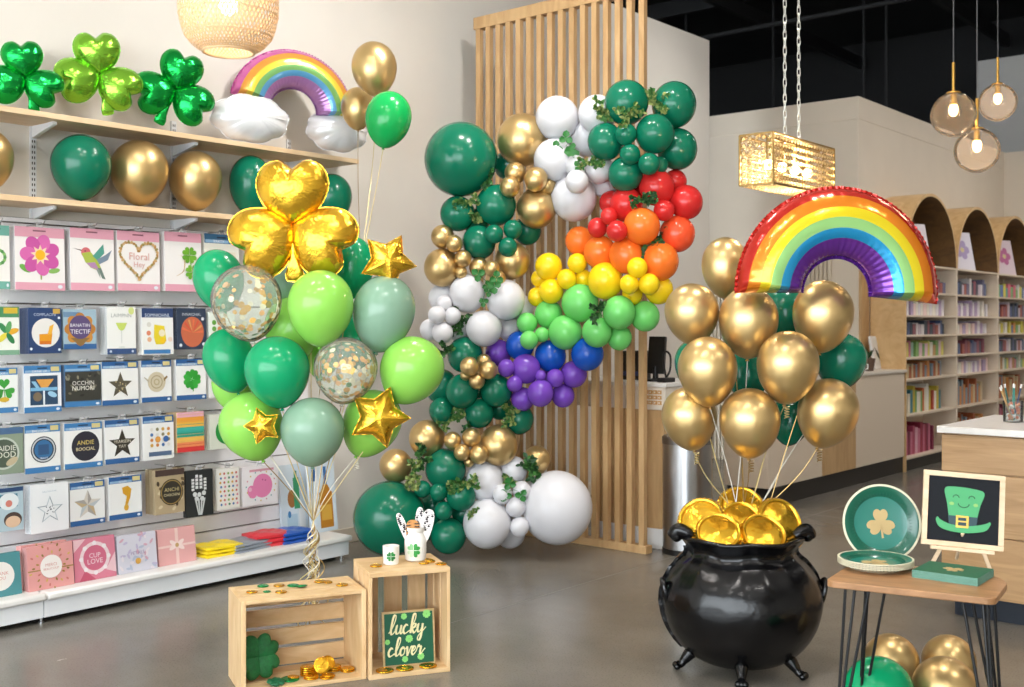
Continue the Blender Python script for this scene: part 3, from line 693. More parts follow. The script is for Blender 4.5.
def a_confet(A):
    A.poly(rect(.04, .96, .03, .97), '#f2efe8')
    cs = ['#d8a13c', '#3f7f5c', '#c9605c', '#4b76ae', '#8fb35c', '#d98f9c']
    for i in range(5):
        for j in range(8): A.polym(circ(-.34+.17*i+.03*(j % 2), .56-.16*j, .045), cs[(i*2+j*3) % 6], .5, .5)
def a_whale(A):
    A.poly(rect(.04, .98, .04, .92), '#f3eef0'); A.poly(rect(.2, .9, .86, .92), '#d99aa8'); A.polym(circ(.02, 0, .28), '#ea86b4', .55, .48); A.polym(circ(-.28, -.12, .13, .16, 16, .5), '#ea86b4', .55, .48); A.polym(circ(-.34, -.06, .05), '#f3b9d2', .55, .48); A.polym(circ(.02, .14, .02), '#b74f86', .55, .48); A.polym(circ(.1, .12, .02), '#b74f86', .55, .48)
    for i in range(16): a = i*.39; A.polym(circ(.42*math.cos(a), .34*math.sin(a), .02), ['#d9b65c', '#d98f9c', '#6fa9b0'][i % 3], .52, .48)
def a_tealcirc(A):
    A.poly(rect(0, 1, 0, 1), '#4f8f95'); A.polym(circ(0, 0, .34), '#f1ebe6', .5, .48); A.text('THANK', .5, .54, .08, '#d98f86', .45); A.text('YOU', .5, .43, .08, '#d98f86', .3)
def a_pinkwreath(A):
    A.poly(rect(0, 1, 0, 1), '#e3a09c'); A.poly(rect(0, 1, .43, .46), '#a8854a')
    for i in range(26): a = i*.2417; r = .3+.08*(i % 3); A.polym(circ(r*math.cos(a), r*math.sin(a), .035, .02, 8, a), ['#a8863c', '#8f7a35', '#d6b45c', '#c9766c'][i % 4], .5, .5)
    A.polym(circ(0, 0, .24), '#f4ece8', .5, .5); A.text('MERCI', .5, .54, .07, '#d9958c', .35); A.text('BEAUCOUP', .5, .45, .05, '#d9958c', .38)
def a_pinkcirc(A):
    A.poly(rect(0, 1, 0, 1), '#db8297'); A.poly([(0, .7), (.3, 1), (0, 1)], '#efc4cc'); A.poly([(1, .1), (1, .6), (.75, .2)], '#efc9d0'); A.poly([(.1, 0), (.5, 0), (.25, .25)], '#c2566f'); A.ring(.5, .52, .28, .36, '#f0d6db'); A.polym(circ(0, 0, .28), '#d06a86', .5, .52); A.text('CUP', .5, .58, .11, '#f3dfe3', .35); A.text('LOVE', .5, .44, .12, '#f3dfe3', .4)
    for i in range(8): a = i*.785; A.polym(circ(.33*math.cos(a), .33*math.sin(a), .05), '#f6ecee', .5, .52)
def a_lilac(A):
    A.poly(rect(0, 1, 0, 1), '#d9d6e2')
    for i in range(34): A.polym(circ(random.uniform(-.44, .44), random.uniform(-.44, .42), .05+.03*random.random(), .03, 8, i), ['#c3b9d6', '#e9dfe6', '#d7a8b8', '#b7c1d6'][i % 4], .5, .5)
    A.text('PETALS', .5, .5, .09, '#9a86b0', .6); A.polym(circ(0, 0, .07), '#d9a54c', .5, .28)
def a_gift(A):
    A.poly(rect(0, 1, 0, 1), '#e6aca9'); A.poly(rect(.46, .54, 0, 1), '#f0cfc9'); A.poly(rect(0, 1, .48, .54), '#f0cfc9')
    for a in (.6, 2.5, 3.6, 5.7): A.polym(circ(.11*math.cos(a), .08*math.sin(a), .12, .05, 14, a), '#f4dcd6', .5, .52)
    A.polym(circ(0, 0, .05), '#c9a56c', .5, .52)
PACKS = [  # left px, right px, top, bottom, plane x, thickness, body, art, label
 (-14, 10.5, 224, 288.5, -5.42, .04, '#efece8', a_wreath, 'teal-edged pack with a green wreath, hanging at the picture edge in the top row'),
 (15, 65.5, 225.5, 289.5, -5.42, .07, '#efebe9', a_flower, 'pink-edged pack with a large pink flower in the top row'),
 (70.5, 115, 227, 290, -5.42, .07, '#efebe9', a_bird, 'pink-edged pack with a hummingbird in the top row'),
 (117.5, 160.5, 230, 290.4, -5.42, .05, '#efebe9', a_heart, 'pink-edged pack with a heart of dried flowers in the top row'),
 (165, 202.4, 231, 291, -5.42, .05, '#efebe9', a_clovers, 'pink-edged pack with two green clovers in the top row'),
 (205, 240, 233, 292, -5.42, .04, '#e9e4da', a_plainblue, 'blue-headed pack half hidden behind emerald balloon in the top row'),
 (-12, 20, 306.4, 355.3, -5.42, .04, '#eef0e8', a_tropic, 'green-headed pack with tropical leaves at the picture edge in the second row'),
 (28.5, 62, 307.5, 353.7, -5.42, .09, NAVY, a_orange, 'navy pack with an orange drink in a white circle'),
 (63.5, 97, 309, 349.4, -5.42, .04, '#9fb8c9', a_mandala, 'pack with a purple disc lettered over a brown mandala'),
 (107, 136.5, 306.7, 354.5, -5.42, .07, '#efefec', a_marg, 'white pack with a pale green margarita glass'),
 (142, 174, 308, 355, -5.42, .05, '#efefec', a_yellow, 'navy-headed white pack with a yellow drink'),
 (177.5, 206.7, 308, 349.4, -5.42, .06, '#2c3b52', a_orangeball, 'dark pack with a large orange paper ball'),
 (209, 236, 312, 352, -5.42, .04, '#e9efe6', a_greendots, 'white pack with green dots peeking out beside the confetti balloon'),
 (-13, 18.5, 368.4, 414, -5.42, .04, '#eef0ee', a_greenblob, 'pack with a big green shamrock at the picture edge in the third row'),
 (24, 62, 366, 413.5, -5.42, .06, '#ecefF2'.lower(), a_cocktail, 'blue pack with a framed cocktail picture in the third row'),
 (64.5, 101.5, 365, 407.6, -5.42, .08, '#4a6b8f', a_blacktext, 'blue pack with black lettered print in the third row'),
 (102, 139, 362, 406, -5.42, .05, '#efefed', a_star, 'blue-headed pack with a glittery brown star in the third row'),
 (141.5, 172, 360.7, 402.8, -5.42, .05, '#efefed', a_cap, 'blue-headed pack with a round beige cap print in the third row'),
 (176.4, 206.7, 359.5, 400.6, -5.42, .05, '#efefed', a_four, 'blue-headed pack with a green five-leaf clover in the third row'),
 (209, 236, 360, 398, -5.42, .04, '#e9e9e4', a_greendots, 'pale pack mostly hidden behind emerald balloon in the third row'),
 (-10, 24, 429, 476, -5.42, .04, '#8b9a86', a_photo, 'grey-green pack with lettered round photo at the picture edge in the fourth row'),
 (24.8, 61, 426, 474.6, -5.42, .04, '#efefed', a_bluecirc, 'blue-headed pack with a dark blue ringed disc'),
 (64.5, 103, 424, 470, -5.42, .05, '#efefed', a_blackcirc, 'blue-headed pack with black disc in gold lettering in the fourth row'),
 (105, 139.7, 420.7, 465, -5.42, .04, '#efefed', a_blackstar, 'blue-headed pack with a plain black lettered star'),
 (143, 174.5, 417, 461, -5.42, .05, '#efefed', a_emoji, 'blue-headed pack covered in small round stickers'),
 (177, 204.7, 413, 453, -5.42, .1, '#e5c28a', a_rainbow, 'stack of rainbow striped napkins on the fourth row'),
 (210, 238, 415, 450, -5.42, .04, '#dcdfd0', a_shamcirc, 'pack with a green shamrock disc behind the lime balloon'),
 (-15, 24, 490.6, 534.5, -5.40, .04, '#b7cdd8', a_faces, 'pale blue pack with cartoon-like faces at the picture edge in the fifth row'),
 (30.5, 69.4, 486, 534.5, -5.40, .06, '#eef0f2', a_linestar, 'all-white pack with a thin outlined star'),
 (70, 105.5, 483.5, 527.4, -5.41, .05, '#efefed', a_silverstar, 'blue-headed pack with a silver foil star'),
 (109, 142.3, 478, 521, -5.41, .05, '#efefed', a_sax, 'blue-headed pack with a curved gold shape'),
 (155.5, 185, 471, 515.6, -5.41, .03, '#b9a684', a_chocirc, 'brown patterned pack with lettered black disc, front of its stack'),
 (186, 213.8, 471.7, 518, -5.41, .03, '#26292b', a_hand, 'black pack with a white skeleton hand'),
 (216.8, 240.3, 469.4, 511, -5.42, .03, '#e9e5dd', a_confet, 'white pack with rows of small coloured shapes'),
 (242.6, 278, 468, 507, -5.42, .03, '#f1ecee', a_whale, 'white pack with a round pink animal'),
 (-20, 22.5, 548.7, 591.8, -5.30, .05, '#4f8f95', a_tealcirc, 'teal box with a white disc standing on the rack base'),
 (28.7, 74.9, 542.6, 586.7, -5.29, .05, '#e3a09c', a_pinkwreath, 'salmon pink box with golden wreath and white disc, front of its pair'),
 (74.9, 117, 535.4, 577.4, -5.30, .06, '#db8297', a_pinkcirc, 'rose pink box with white scalloped ring on the rack base'),
 (118.5, 158, 531, 569, -5.30, .07, '#d9d6e2', a_lilac, 'lilac flowered box on the rack base'),
 (159, 196.9, 525, 561, -5.31, .05, '#e6aca9', a_gift, 'plain pink gift box tied with ribbon on the rack base'),
]
TAB = clear_mat('clear_hang_tab', '#f4f6f8', .25)
hooks = []
for i, (x0, x1, yt, yb, X, th, body, art, lab) in enumerate(PACKS):
    a = PX(x0, yt, X); b = PX(x0, yb, X); c = PX(x1, yt, X)
    w = c.y-a.y-.004; h = a.z-b.z; z0 = b.z
    base = z0 < .25
    if base: z0 = .149
    yc = (a.y+c.y)/2
    seed = i
    def make(xf, label, group=None, art=art):
        o = MB()
        A = Art(w, h, 0.0); A.mb.box(-w/2, w/2, 0, th, 0, h, A.ci(body))
        if th > .05:
            for k in range(int(th/.014)): A.mb.box(-w/2-.0006, w/2+.0006, .005+k*.014, .0065+k*.014, .002, h-.002, A.ci('#8d97a6'))
        art(A)
        r = A.mb.build('gift_box' if base else 'party_pack', [paint(q) for q in A.cols], None, (xf, yc, z0), (math.radians(-7) if base else math.radians(-2.0), 0, PI/2), smooth=False)
        tag(r, label, 'box' if base else 'pack', group)
        return r
    r = make(X, lab)
    if not base:
        m = MB(); m.flat([(-.02, h), (.02, h), (.02, h+.02), (.012, h+.028), (-.012, h+.028), (-.02, h+.02)], .002); m.flat(rect(-.008, .008, h+.012, h+.016), .0015, 1)
        m.build('hang_tab', [TAB, paint('#3a4048')], r, smooth=False)
        m = MB(); m.tube([(-5.57, yc, z0+h+.016), (X-.01, yc, z0+h+.016), (X+.03, yc, z0+h+.017), (X+.045, yc, z0+h+.03)], .0025, 8)
        inroot(m, RACK).build('peg_hook', HOOK, RACK)
    if art is a_chocirc:
        for k in (1, 2): make(X-.034*k, 'brown patterned pack behind the lettered black disc pack, %s of its stack' % ('middle' if k == 1 else 'rear'))
    if art is a_pinkwreath: make(X-.058, 'salmon pink box half hidden, rear of its pair on the rack base')
# folded plastic covers and two drink display cards on the base deck
def folded(name, label, px, py, wx, wy, h, col, seed, rz):
    q = PH(px, py, .149); rnd = random.Random(seed); m = MB()
    nx, ny = 26, 16
    for lay in range(3):
        vs = []; fs = []; z0 = h*lay/3
        for s in (0, 1):
            for j in range(ny+1):
                for i in range(nx+1):
                    u, v = i/nx*2-1, j/ny*2-1
                    e = (1-abs(u)**6)*(1-abs(v)**6)
                    x = u*wx/2*(1-.05*lay)*(1-.05*v*v); y = v*wy/2*(1-.04*lay)*(1-.06*u*u)
                    z = z0+(h/3*(.55+.45*e)+.004*math.sin(5*u+3*v+seed+lay)*e+.0015*math.sin(11*v-4*u)*e if s else .0)
                    vs.append((x, y, z))
        k = (nx+1)*(ny+1)
        for j in range(ny):
            for i in range(nx):
                a = j*(nx+1)+i; fs.append((a, a+nx+1, a+nx+2, a+1)); fs.append((k+a, k+a+1, k+a+nx+2, k+a+nx+1))
        for i in range(nx):
            fs.append((i, i+1, k+i+1, k+i)); a = ny*(nx+1)+i; fs.append((a+1, a, k+a, k+a+1))
        for j in range(ny):
            a = j*(nx+1); fs.append((a+nx+1, a, k+a, k+a+nx+1)); b = a+nx; fs.append((b, b+nx+1, k+b+nx+1, k+b))
        m.add(vs, fs)
    tag(m.build(name, mat('plastic_'+name+str(seed), col, .3, coat=.3, bump=.3, bscale=30), None, (q.x, q.y, .149), (0, 0, rz)), label, 'folded cover')
folded('folded_cover', 'yellow folded plastic table cover on the rack base', 217, 553, .27, .2, .06, '#f1d51f', 1, PI/2)
folded('folded_cover', 'grey folded plastic table cover on the rack base', 243, 548, .30, .22, .05, '#8f97a3', 2, PI/2+.1)
folded('folded_cover', 'red folded plastic table cover on the rack base', 267, 543.5, .28, .2, .075, '#d8343f', 3, PI/2-.1)
folded('folded_cover', 'blue folded plastic table cover on the rack base', 290, 540, .26, .2, .07, '#2257b4', 4, PI/2+.05)
for (x0, x1, yt, yb, X, cols, lab) in ((283, 309, 466, 523, -5.52, ('#a8703a', '#3f9a6a', '#3f7fb4'), 'pale blue standing card with bottle prints, nearer the packs'), (312, 338, 458, 526, -5.42, ('#c8862c', '#3a6fae', '#e2b04a'), 'pale blue standing card with a large amber bottle, nearer the wall end')):
    a = PX(x0, yt, X); b = PX(x1, yt, X); w = b.y-a.y; h = a.z-.149
    A = Art(w, h, .0); A.mb.box(-w/2, w/2, 0, .02, 0, h, A.ci('#dbe7f0'))
    if cols[0] == '#c8862c':
        A.poly(rect(.36, .86, .05, .52), cols[0]); A.poly([(.4, .52), (.82, .52), (.7, .62), (.54, .62)], cols[0]); A.poly(rect(.57, .68, .62, .86), cols[1]); A.poly(rect(.42, .8, .15, .35), cols[2]); A.poly(rect(.12, .26, .68, .84), cols[1]); A.poly(rect(.28, .34, .3, .9), '#f3f6f8')
    else:
        A.poly(circ(.42, .5, .16, .13), cols[0]); A.poly(rect(.5, .72, .35, .8), cols[1]); A.poly(rect(.55, .66, .8, .9), cols[1]); A.poly(rect(.2, .6, .1, .28), '#b9d3e6'); A.poly(circ(.3, .28, .06, .05), cols[2]); A.poly(rect(.66, .9, .06, .34), '#f2f5f7')
    r = A.mb.build('drink_card', [paint(q) for q in A.cols], None, (X, (a.y+b.y)/2, .149), (math.radians(-6), 0, PI/2), smooth=False)
    tag(r, lab, 'standing card')
q = PH(296, 527, .149); m = MB()
for i in range(26):
    a = i*2.4; m.sphere((.035*math.sqrt(i/26)*math.cos(a), .035*math.sqrt(i/26)*math.sin(a), .012+.01*(i % 3)), .012, 8, 6, 0)
tag(m.build('leaf_tuft', mat('tuft_green', '#6aa873', .6), None, (q.x, q.y, .149)), 'small green tuft between the folded blue cover and the amber bottle card', 'decoration')
# ================================================================ LATEX BALLOON KIT
def drop_profile(n=30, low=1.28, pinch=.10):
    o = []
    for j in range(n+1):
        a = PI*j/n; c = math.cos(a); r = math.sin(a)
        if c >= 0: z = c
        else: z = c*low; r *= 1-pinch*c*c-.10*max(0, -c-.5)
        o.append((max(r, .0015 if j == 0 else .035), z))
    o = o[::-1]
    return [(r, z+(low-1)/2) for r, z in o]         # origin at the middle of its height
DROPMESH = {}
def drop_mesh(m, kind='drop'):
    k = (m.name, kind)
    if k not in DROPMESH:
        b = MB()
        if kind == 'drop': b.lathe(drop_profile(), 40)
        else: b.lathe([(max(1e-3, math.sin(PI*j/24)), -math.cos(PI*j/24)*(1.03 if j > 12 else 1.06)) for j in range(25)], 36)
        o = b.build('balloon_skin', m, ang=80); DROPMESH[k] = o.data; bpy.data.objects.remove(o)
    return DROPMESH[k]
KNOT = MB().lathe([(.035, .03), (.03, .0), (.055, -.03), (.075, -.07), (.06, -.075), (.02, -.05)], 14)
RIBBON = mat('ribbon_gold', '#d8c48a', .35, metal=.5); RIBBON2 = mat('ribbon_pale', '#e3ddd0', .4); RIBBON3 = mat('ribbon_bronze', '#a98a55', .3, metal=.7)
CONFETTI = [mat('confetti_gold', '#dba843', .35, metal=.6), mat('confetti_pale', '#efe3c4', .4), mat('confetti_green', '#3f7a3f', .5), mat('confetti_peach', '#e6a865', .35, metal=.3)]
CLEARB = clear_mat('clear_latex', '#f6f9f2', .15, '#f4f7f0', .06, 1.16)
def relax(items, fac, zmaxfn, zmin, steps=160):
    """pushes overlapping balloons apart along the view depth; item = [px, py, r, layer (far = large), ..., Z at 7]"""
    order = sorted(range(len(items)), key=lambda i: -items[i][3])
    for _ in range(steps):
        for a in range(len(order)):
            A = items[order[a]]
            for b in range(a+1, len(order)):
                B = items[order[b]]; dx = math.hypot(A[0]-B[0], A[1]-B[1])
                if dx > A[2]+B[2]: continue
                zm = (A[7]+B[7])/2; d = dx*zm/F; R = fac*(A[2]+B[2])*zm/F
                if d >= R: continue
                need = math.sqrt(R*R-d*d); gap = A[7]-B[7]
                if gap < need: p = (need-gap)*.2; A[7] += p; B[7] -= p
        for it in items: it[7] = max(zmin, min(it[7], zmaxfn(it)))
def balloon(px, py, rx, ry, Z, m, label, group, gather=None, lean=.6, rib=None, curl=False, confetti=0, tilt=0, name='latex_balloon', knot_at_bottom=True, sag=.02):
    """a latex balloon with knot and ribbon; gather = world point where its ribbon is tied"""
    c = P(px, py, Z); R = rx/F*Z
    up = Vector((0, 0, 1))
    ax = up.copy()
    if gather is not None: ax = (up*(1-lean)+(c-gather).normalized()*lean).normalized()
    if tilt: ax = (Matrix.Rotation(math.radians(tilt), 3, FWD) @ ax).normalized()
    q = ax.to_track_quat('Z', 'Y'); ks = (ry/rx)/1.14
    root = thing(name, label, 'balloon', (0, 0, 0), 0, group)
    kn = c-ax*(R*1.14*ks)
    root.location = kn
    o = link('balloon_skin', drop_mesh(m), root, c-kn, q, (R, R, R*ks))
    k = MB(); k.v = [tuple(Vector(v)*(R*.95)) for v in KNOT.v]; k.f = KNOT.f; k.m = KNOT.m
    kob = k.build('knot', m, root, (0, 0, 0), q)
    if confetti:
        b = MB(); rnd = random.Random(int(px))
        for i in range(confetti):
            # confetti clings inside, more of it towards the lower front
            d = Vector((rnd.gauss(0, 1), rnd.gauss(0, 1), rnd.gauss(-.15, .8))).normalized()
            s = R*rnd.choice((.065, .08, .105, .09)); p = Vector((d.x*R*.965, d.y*R*.965, d.z*R*ks*.965))
            n = d; t = n.orthogonal().normalized(); u = n.cross(t)
            vs = [q @ (p+(t*math.cos(a)+u*math.sin(a))*s) for a in [2*PI*j/9 for j in range(9)]]
            mi = 2 if (d.z < -.2 and rnd.random() < .15) else rnd.choice((0, 0, 1, 1, 3))
            b.add([v+(c-kn) for v in vs], [tuple(range(9))], mi)
        cf = b.build('confetti', CONFETTI, root, smooth=False); cf['kind'] = 'stuff'; cf['label'] = 'gold paper confetti'
    if rib and gather is not None:
        k0 = -ax*R*.05; g = gather-kn; pts = []
        side = Vector((random.uniform(-1, 1), random.uniform(-1, 1), 0))*sag
        for i in range(13):
            t = i/12; pts.append(k0+(g-k0)*t+side*math.sin(PI*t))
        b = MB(); b.tube(pts, .0021, 5)
        if curl:
            cp = []
            for i in range(40): a = i*.75; cp.append(k0+Vector((.010*math.cos(a)+.012, .010*math.sin(a), -.002-i*.0013)))
            b.tube(cp, .0022, 5)
        rb = b.build('ribbon', rib, kob); rb.matrix_parent_inverse = q.to_matrix().to_4x4().inverted()
    return root
# ---------------------------------------------------------------- balloons on the second wall shelf
G_SH = 'balloons standing on the lower wall shelf'
XS = -5.43
def shelf_balloon(px, py, rx, ry, m, lab):
    q = PX(px, py, XS); Z = depth(q)
    r = balloon(px, py, rx, ry, Z, m, lab, G_SH, None)
    r.location.z += 2.083+.075*rx/F*Z-r.location.z
shelf_balloon(-14, 166, 26, 32, L_GOLD, 'gold balloon on the lower wall shelf, cut by the picture edge')
shelf_balloon(81, 165, 29, 33, L_DGREEN, 'emerald balloon on the lower wall shelf beside gold one, below lime foil shamrock')
shelf_balloon(139.5, 170, 28, 33, L_GOLD, 'gold balloon next to the emerald balloon on the lower wall shelf')
shelf_balloon(195.5, 177.5, 26, 30, L_GOLD, 'gold balloon second from the emerald one, near the rainbow end of the shelf')
shelf_balloon(251, 182, 21.5, 30.5, L_DGREEN, 'emerald balloon on the shelf peeking out left of the gold foil shamrock')
shelf_balloon(332, 188, 20, 25, L_DGREEN, 'emerald balloon at the shelf end peeking out right of the gold foil shamrock')
# ---------------------------------------------------------------- big bouquet in the middle (ribbons gathered behind the crates)
ZB = 5.0
GA = P(313.5, 521, 4.98)
G1 = 'balloons of the shamrock bouquet'
BQ = []
def bq(px, py, rx, ry, dz, m, lab, rib=RIBBON, **k): BQ.append([px, py, rx, dz, lab, ry, m, ZB+dz, rib, k])
bq(219, 281, 25, 32, .10, L_GREEN, 'emerald balloon beside the clear confetti balloon, highest on the rack side of the bouquet', RIBBON3)
bq(247, 303.5, 35, 38.7, -.10, CLEARB, 'clear balloon with loose gold confetti, the upper of two', RIBBON, confetti=125)
bq(320.5, 308.4, 32.7, 38.5, -.14, L_LIME, 'bright lime balloon directly under the stem of the gold shamrock', RIBBON2)
bq(383.4, 314, 31, 39, -.02, L_SAGE, 'grey sage balloon under the upper gold star', RIBBON)
bq(351, 268, 23, 32, .22, L_GREEN, 'emerald balloon tucked between gold shamrock and upper gold star', RIBBON3)
bq(284, 288, 24, 28, .30, L_SAGE, 'sage balloon almost hidden behind the gold shamrock stem', RIBBON)
bq(311, 283, 22, 28, .38, L_GREEN, 'emerald balloon hidden deep behind the lime balloon', RIBBON)
bq(229.5, 361, 25.5, 33, .06, L_GREEN, 'emerald balloon at the rack side edge below the upper confetti balloon', RIBBON2)
bq(277.5, 372.6, 32.3, 36.6, -.16, L_GREEN, 'large emerald balloon in the middle front of the bouquet', RIBBON)
bq(292, 331, 27, 34, .14, L_LIME, 'pale lime balloon behind the upper confetti balloon', RIBBON2)
bq(345.3, 371, 31.8, 33.8, -.12, CLEARB, 'clear balloon dense with gold confetti, the lower of two', RIBBON3, confetti=190)
bq(410.9, 371, 32, 35, -.02, L_LIME, 'lime balloon leaning out towards the garland', RIBBON, lean=.75)
bq(252, 427, 31.5, 35, -.06, L_LIME, 'lime balloon carrying the small gold star', RIBBON3, curl=False)
bq(232, 388, 19, 26, .26, L_LIME, 'lime balloon mostly hidden behind two emerald balloons at the rack side', RIBBON2)
bq(312.4, 432.5, 31.7, 35, -.14, L_SAGE, 'grey sage balloon lowest in the middle of the bouquet', RIBBON)
bq(371, 424, 29, 35, .04, L_LIME, 'lime balloon behind the lower large gold star', RIBBON2, curl=True, lean=.8)
bq(358, 340, 24, 30, .36, L_GREEN, 'emerald balloon deep in the bouquet between sage and lower confetti balloon', RIBBON)
bq(322, 352, 20, 28, .42, L_LIME, 'lime balloon deep in the bouquet behind the lower confetti balloon', RIBBON3)
relax(BQ, .86, lambda it: 5.75, 4.45)
for px, py, rx, dz, lab, ry, m, Z, rib, k in BQ: balloon(px, py, rx, ry, Z, m, lab, G1, GA, k.pop('lean', .55), rib, **k)
def front(px, py, items, pad=0):
    Z = 99
    for it in items:
        d = math.hypot(px-it[0], (py-it[1])*it[2]/it[5])
        if d < it[2]+pad: Z = min(Z, it[7]-it[2]/F*it[7]*math.sqrt(max(0, 1-(d/(it[2]+pad))**2)))
    return Z
# curled ribbon tails under the knot of ribbons
t = thing('ribbon_tails', 'curled gold ribbon tails hanging where the bouquet ribbons meet behind the crates', 'ribbon', GA)
for i in range(14):
    rnd = random.Random(i); L = rnd.uniform(.32, .55); a0 = rnd.random()*6; rr = rnd.uniform(.012, .03); cx, cy = rnd.uniform(-.035, .035), rnd.uniform(-.03, .03); pts = []
    for k in range(60):
        s = k/59; f = rnd.uniform(.9, 1.1) if False else 1
        pts.append((cx*s*1.6+rr*math.sin(a0+s*20)*min(1, s*5), cy*s*1.6+rr*math.cos(a0+s*20)*min(1, s*5), -L*s))
    m = MB(); m.tube(pts, .0026, 5); m.build('tail', [RIBBON, RIBBON2, RIBBON3][i % 3], t)
# ---------------------------------------------------------------- foil shapes
def facing(px, py, Z, rz=None): return P(px, py, Z), (YAW if rz is None else rz)
def star_outline(R, r=.52, k=5, rot=PI/2):
    o = []
    for i in range(k):                          # soft waist between points
        a0 = rot+2*PI*i/k; a1 = a0+PI/k; a2 = a0+2*PI/k
        p0 = Vector((R*math.cos(a0), R*math.sin(a0))); p1 = Vector((R*r*math.cos(a1), R*r*math.sin(a1))); p2 = Vector((R*math.cos(a2), R*math.sin(a2)))
        for j in range(14):
            s = j/14; q = (p0+(p1-p0)*(s*2) if s < .5 else p1+(p2-p1)*(s*2-1)) if True else p0*(1-s)**2+p1*2*s*(1-s)+p2*s*s
            o.append(q*1.0)
    return [tuple(v) for v in o]
def foil_star(px, py, Rpx, Z, roll, lab, squash=1.0, yaw=0):
    c, rz = facing(px, py, Z); R = Rpx/F*Z
    o = star_outline(R, .575); m = MB(); inflate(m, o, (0, 0), R*.36, 14, 46, .2, .03, pw=.6)
    s = m.build('foil_star', GOLDF, None, c, (0, math.radians(roll), rz+math.radians(yaw)), ang=50)
    tag(s, lab, 'balloon', 'gold foil stars of the bouquet')
foil_star(388, 261, 29, 4.96, 28, 'gold foil star with one arm pointing at the wall, highest of the three stars', yaw=14)
foil_star(262.5, 426, 19, front(262.5, 425, BQ)-.035, -18, 'small gold foil star in front of the lower lime balloon')
foil_star(379, 417, 31.5, min(front(379, 417, BQ), front(362, 405, BQ), front(392, 405, BQ))-.05, 21, 'large gold foil star low in the bouquet beside sage balloon', yaw=10)
def foil_clover(name, px, py, Lpx, Z, m, lab, angs, rz, stem, T=.3, stem_len=.75, w=1.0, group=None, wts=None):
    c = P(px, py, Z); L = Lpx/F*Z
    root = thing(name, lab, 'balloon', c, rz, group)
    b = MB()
    for i, a in enumerate(angs):
        Li = L*(wts[i] if wts else 1)
        rot = math.radians(a-90); o = resample(lobe(Li, rot, w), 84)
        ctr = (Li*.58*math.cos(math.radians(a)), Li*.58*math.sin(math.radians(a)))
        inflate(b, o, ctr, Li*T, 12, 36, .2, .025, pw=.55)
    b.build('leaves', m, root, ang=50)
    b = MB(); sa = math.radians(stem); d = Vector((math.cos(sa), math.sin(sa))); n = Vector((-d.y, d.x)); o = []
    prof = [(0, .03), (.25, .06), (.5, .06), (.72, .09), (.85, .14), (.98, .13), (1.0, .05)]
    for s, w2 in prof: o.append(d*(L*stem_len*s)+n*(w2*L))
    for s, w2 in prof[::-1]: o.append(d*(L*stem_len*s)-n*(w2*L))
    inflate(b, resample([tuple(v) for v in o], 48), tuple(d*L*stem_len*.55), L*.07, 6, 30, .2, .05)
    b.build('stem', m, root, ang=50)
    return root
foil_clover('foil_shamrock', 293, 224, 64.5, ZB-.06, GOLDF, 'large gold foil shamrock topping the bouquet', (91, 209, -28), YAW, -88, .3, .88, 1.02)
SHZ = 2.505
def shelf_clover(px, py, L, m, lab, angs, stem, X=-5.44):
    q = PX(px, py, X); foil_clover('foil_shamrock', px, py, L, depth(q), m, lab, angs, math.radians(66), stem, .3, .98, .98, 'foil shamrocks on the top wall shelf')
shelf_clover(25, 77, 36, GREENF, 'dark green foil shamrock on the top shelf at the picture edge', (97, 205, -28), -75)
shelf_clover(99.5, 74, 41.5, LIMEF, 'lime green foil shamrock on the top shelf between two dark green ones', (96, 200, -32), -78)
shelf_clover(175.5, 89.5, 39.5, GREENF, 'dark green foil shamrock on the top shelf beside the pastel rainbow', (75, 193, -38), -115, -5.42)
# rainbow foils ------------------------------------------------------------
def rainbow_mesh(R0, R1, T, cols, a0=-4, a1=184, nr=30, na=96, ends=True):
    """arched foil tube: bands run along the arc; crimped seams on both rims"""
    b = MB(); vs = []; fs = []; ms = []
    def prof(u):                                  # 0..1 across front, thickness profile
        return max(0, 1-(2*u-1)**2)**.5
    K = len(cols)
    for sgn in (-1, 1):
        base = len(b.v); vs = []; fs = []; ms = []
        for i in range(na+1):
            a = math.radians(a0+(a1-a0)*i/na); e = min(i, na-i)/na
            cap = min(1, e/.028)**.5 if e < .028 else 1
            for j in range(nr+1):
                u = .5-.5*math.cos(PI*j/nr); r = R0+(R1-R0)*u
                pl = 1-.16*abs(math.sin(26*PI*i/na))*(max(0, 1-u*3.2)**1.2+.7*max(0, (u-.72)/.28)**1.5)
                vs.append((r*math.cos(a), sgn*T*prof(u)*pl*cap, r*math.sin(a)))
        w = nr+1
        for i in range(na):
            for j in range(nr):
                p = i*w+j; u = (.5-.5*math.cos(PI*(j+.5)/nr))
                fs.append((p, p+1, p+w+1, p+w) if sgn > 0 else (p, p+w, p+w+1, p+1)); ms.append(sum(u > q_ for q_ in (.24, .40, .55, .72, .86)) if K == 6 else min(K-1, int(u*K)))
        o = len(b.v); b.v.extend(vs); b.f.extend([tuple(x+o for x in f) for f in fs]); b.m.extend(ms)
    # seams
    for rr, dr, ci in ((R0, -.035, 0), (R1, .03, K-1)):
        o = len(b.v); n = 2*na
        for i in range(n+1):
            a = math.radians(a0+(a1-a0)*i/n); 
            for k in (0, 1): r = rr+dr*k*(R1-R0)*1.2; b.v.append((r*math.cos(a), k*T*.08*math.sin(i*1.9), r*math.sin(a)))
        for i in range(n): b.f.append((o+2*i, o+2*i+2, o+2*i+3, o+2*i+1)); b.m.append(ci)
    return b
RB = [mat('foil_'+n, c, .2, metal=.55, bump=.25, bscale=14, coat=.4) for n, c in (('violet', '#6b2f98'), ('blue', '#1f93c8'), ('leaf', '#93c878'), ('yellow', '#f2dc22'), ('orange', '#ee8a22'), ('red', '#c0281d'))]
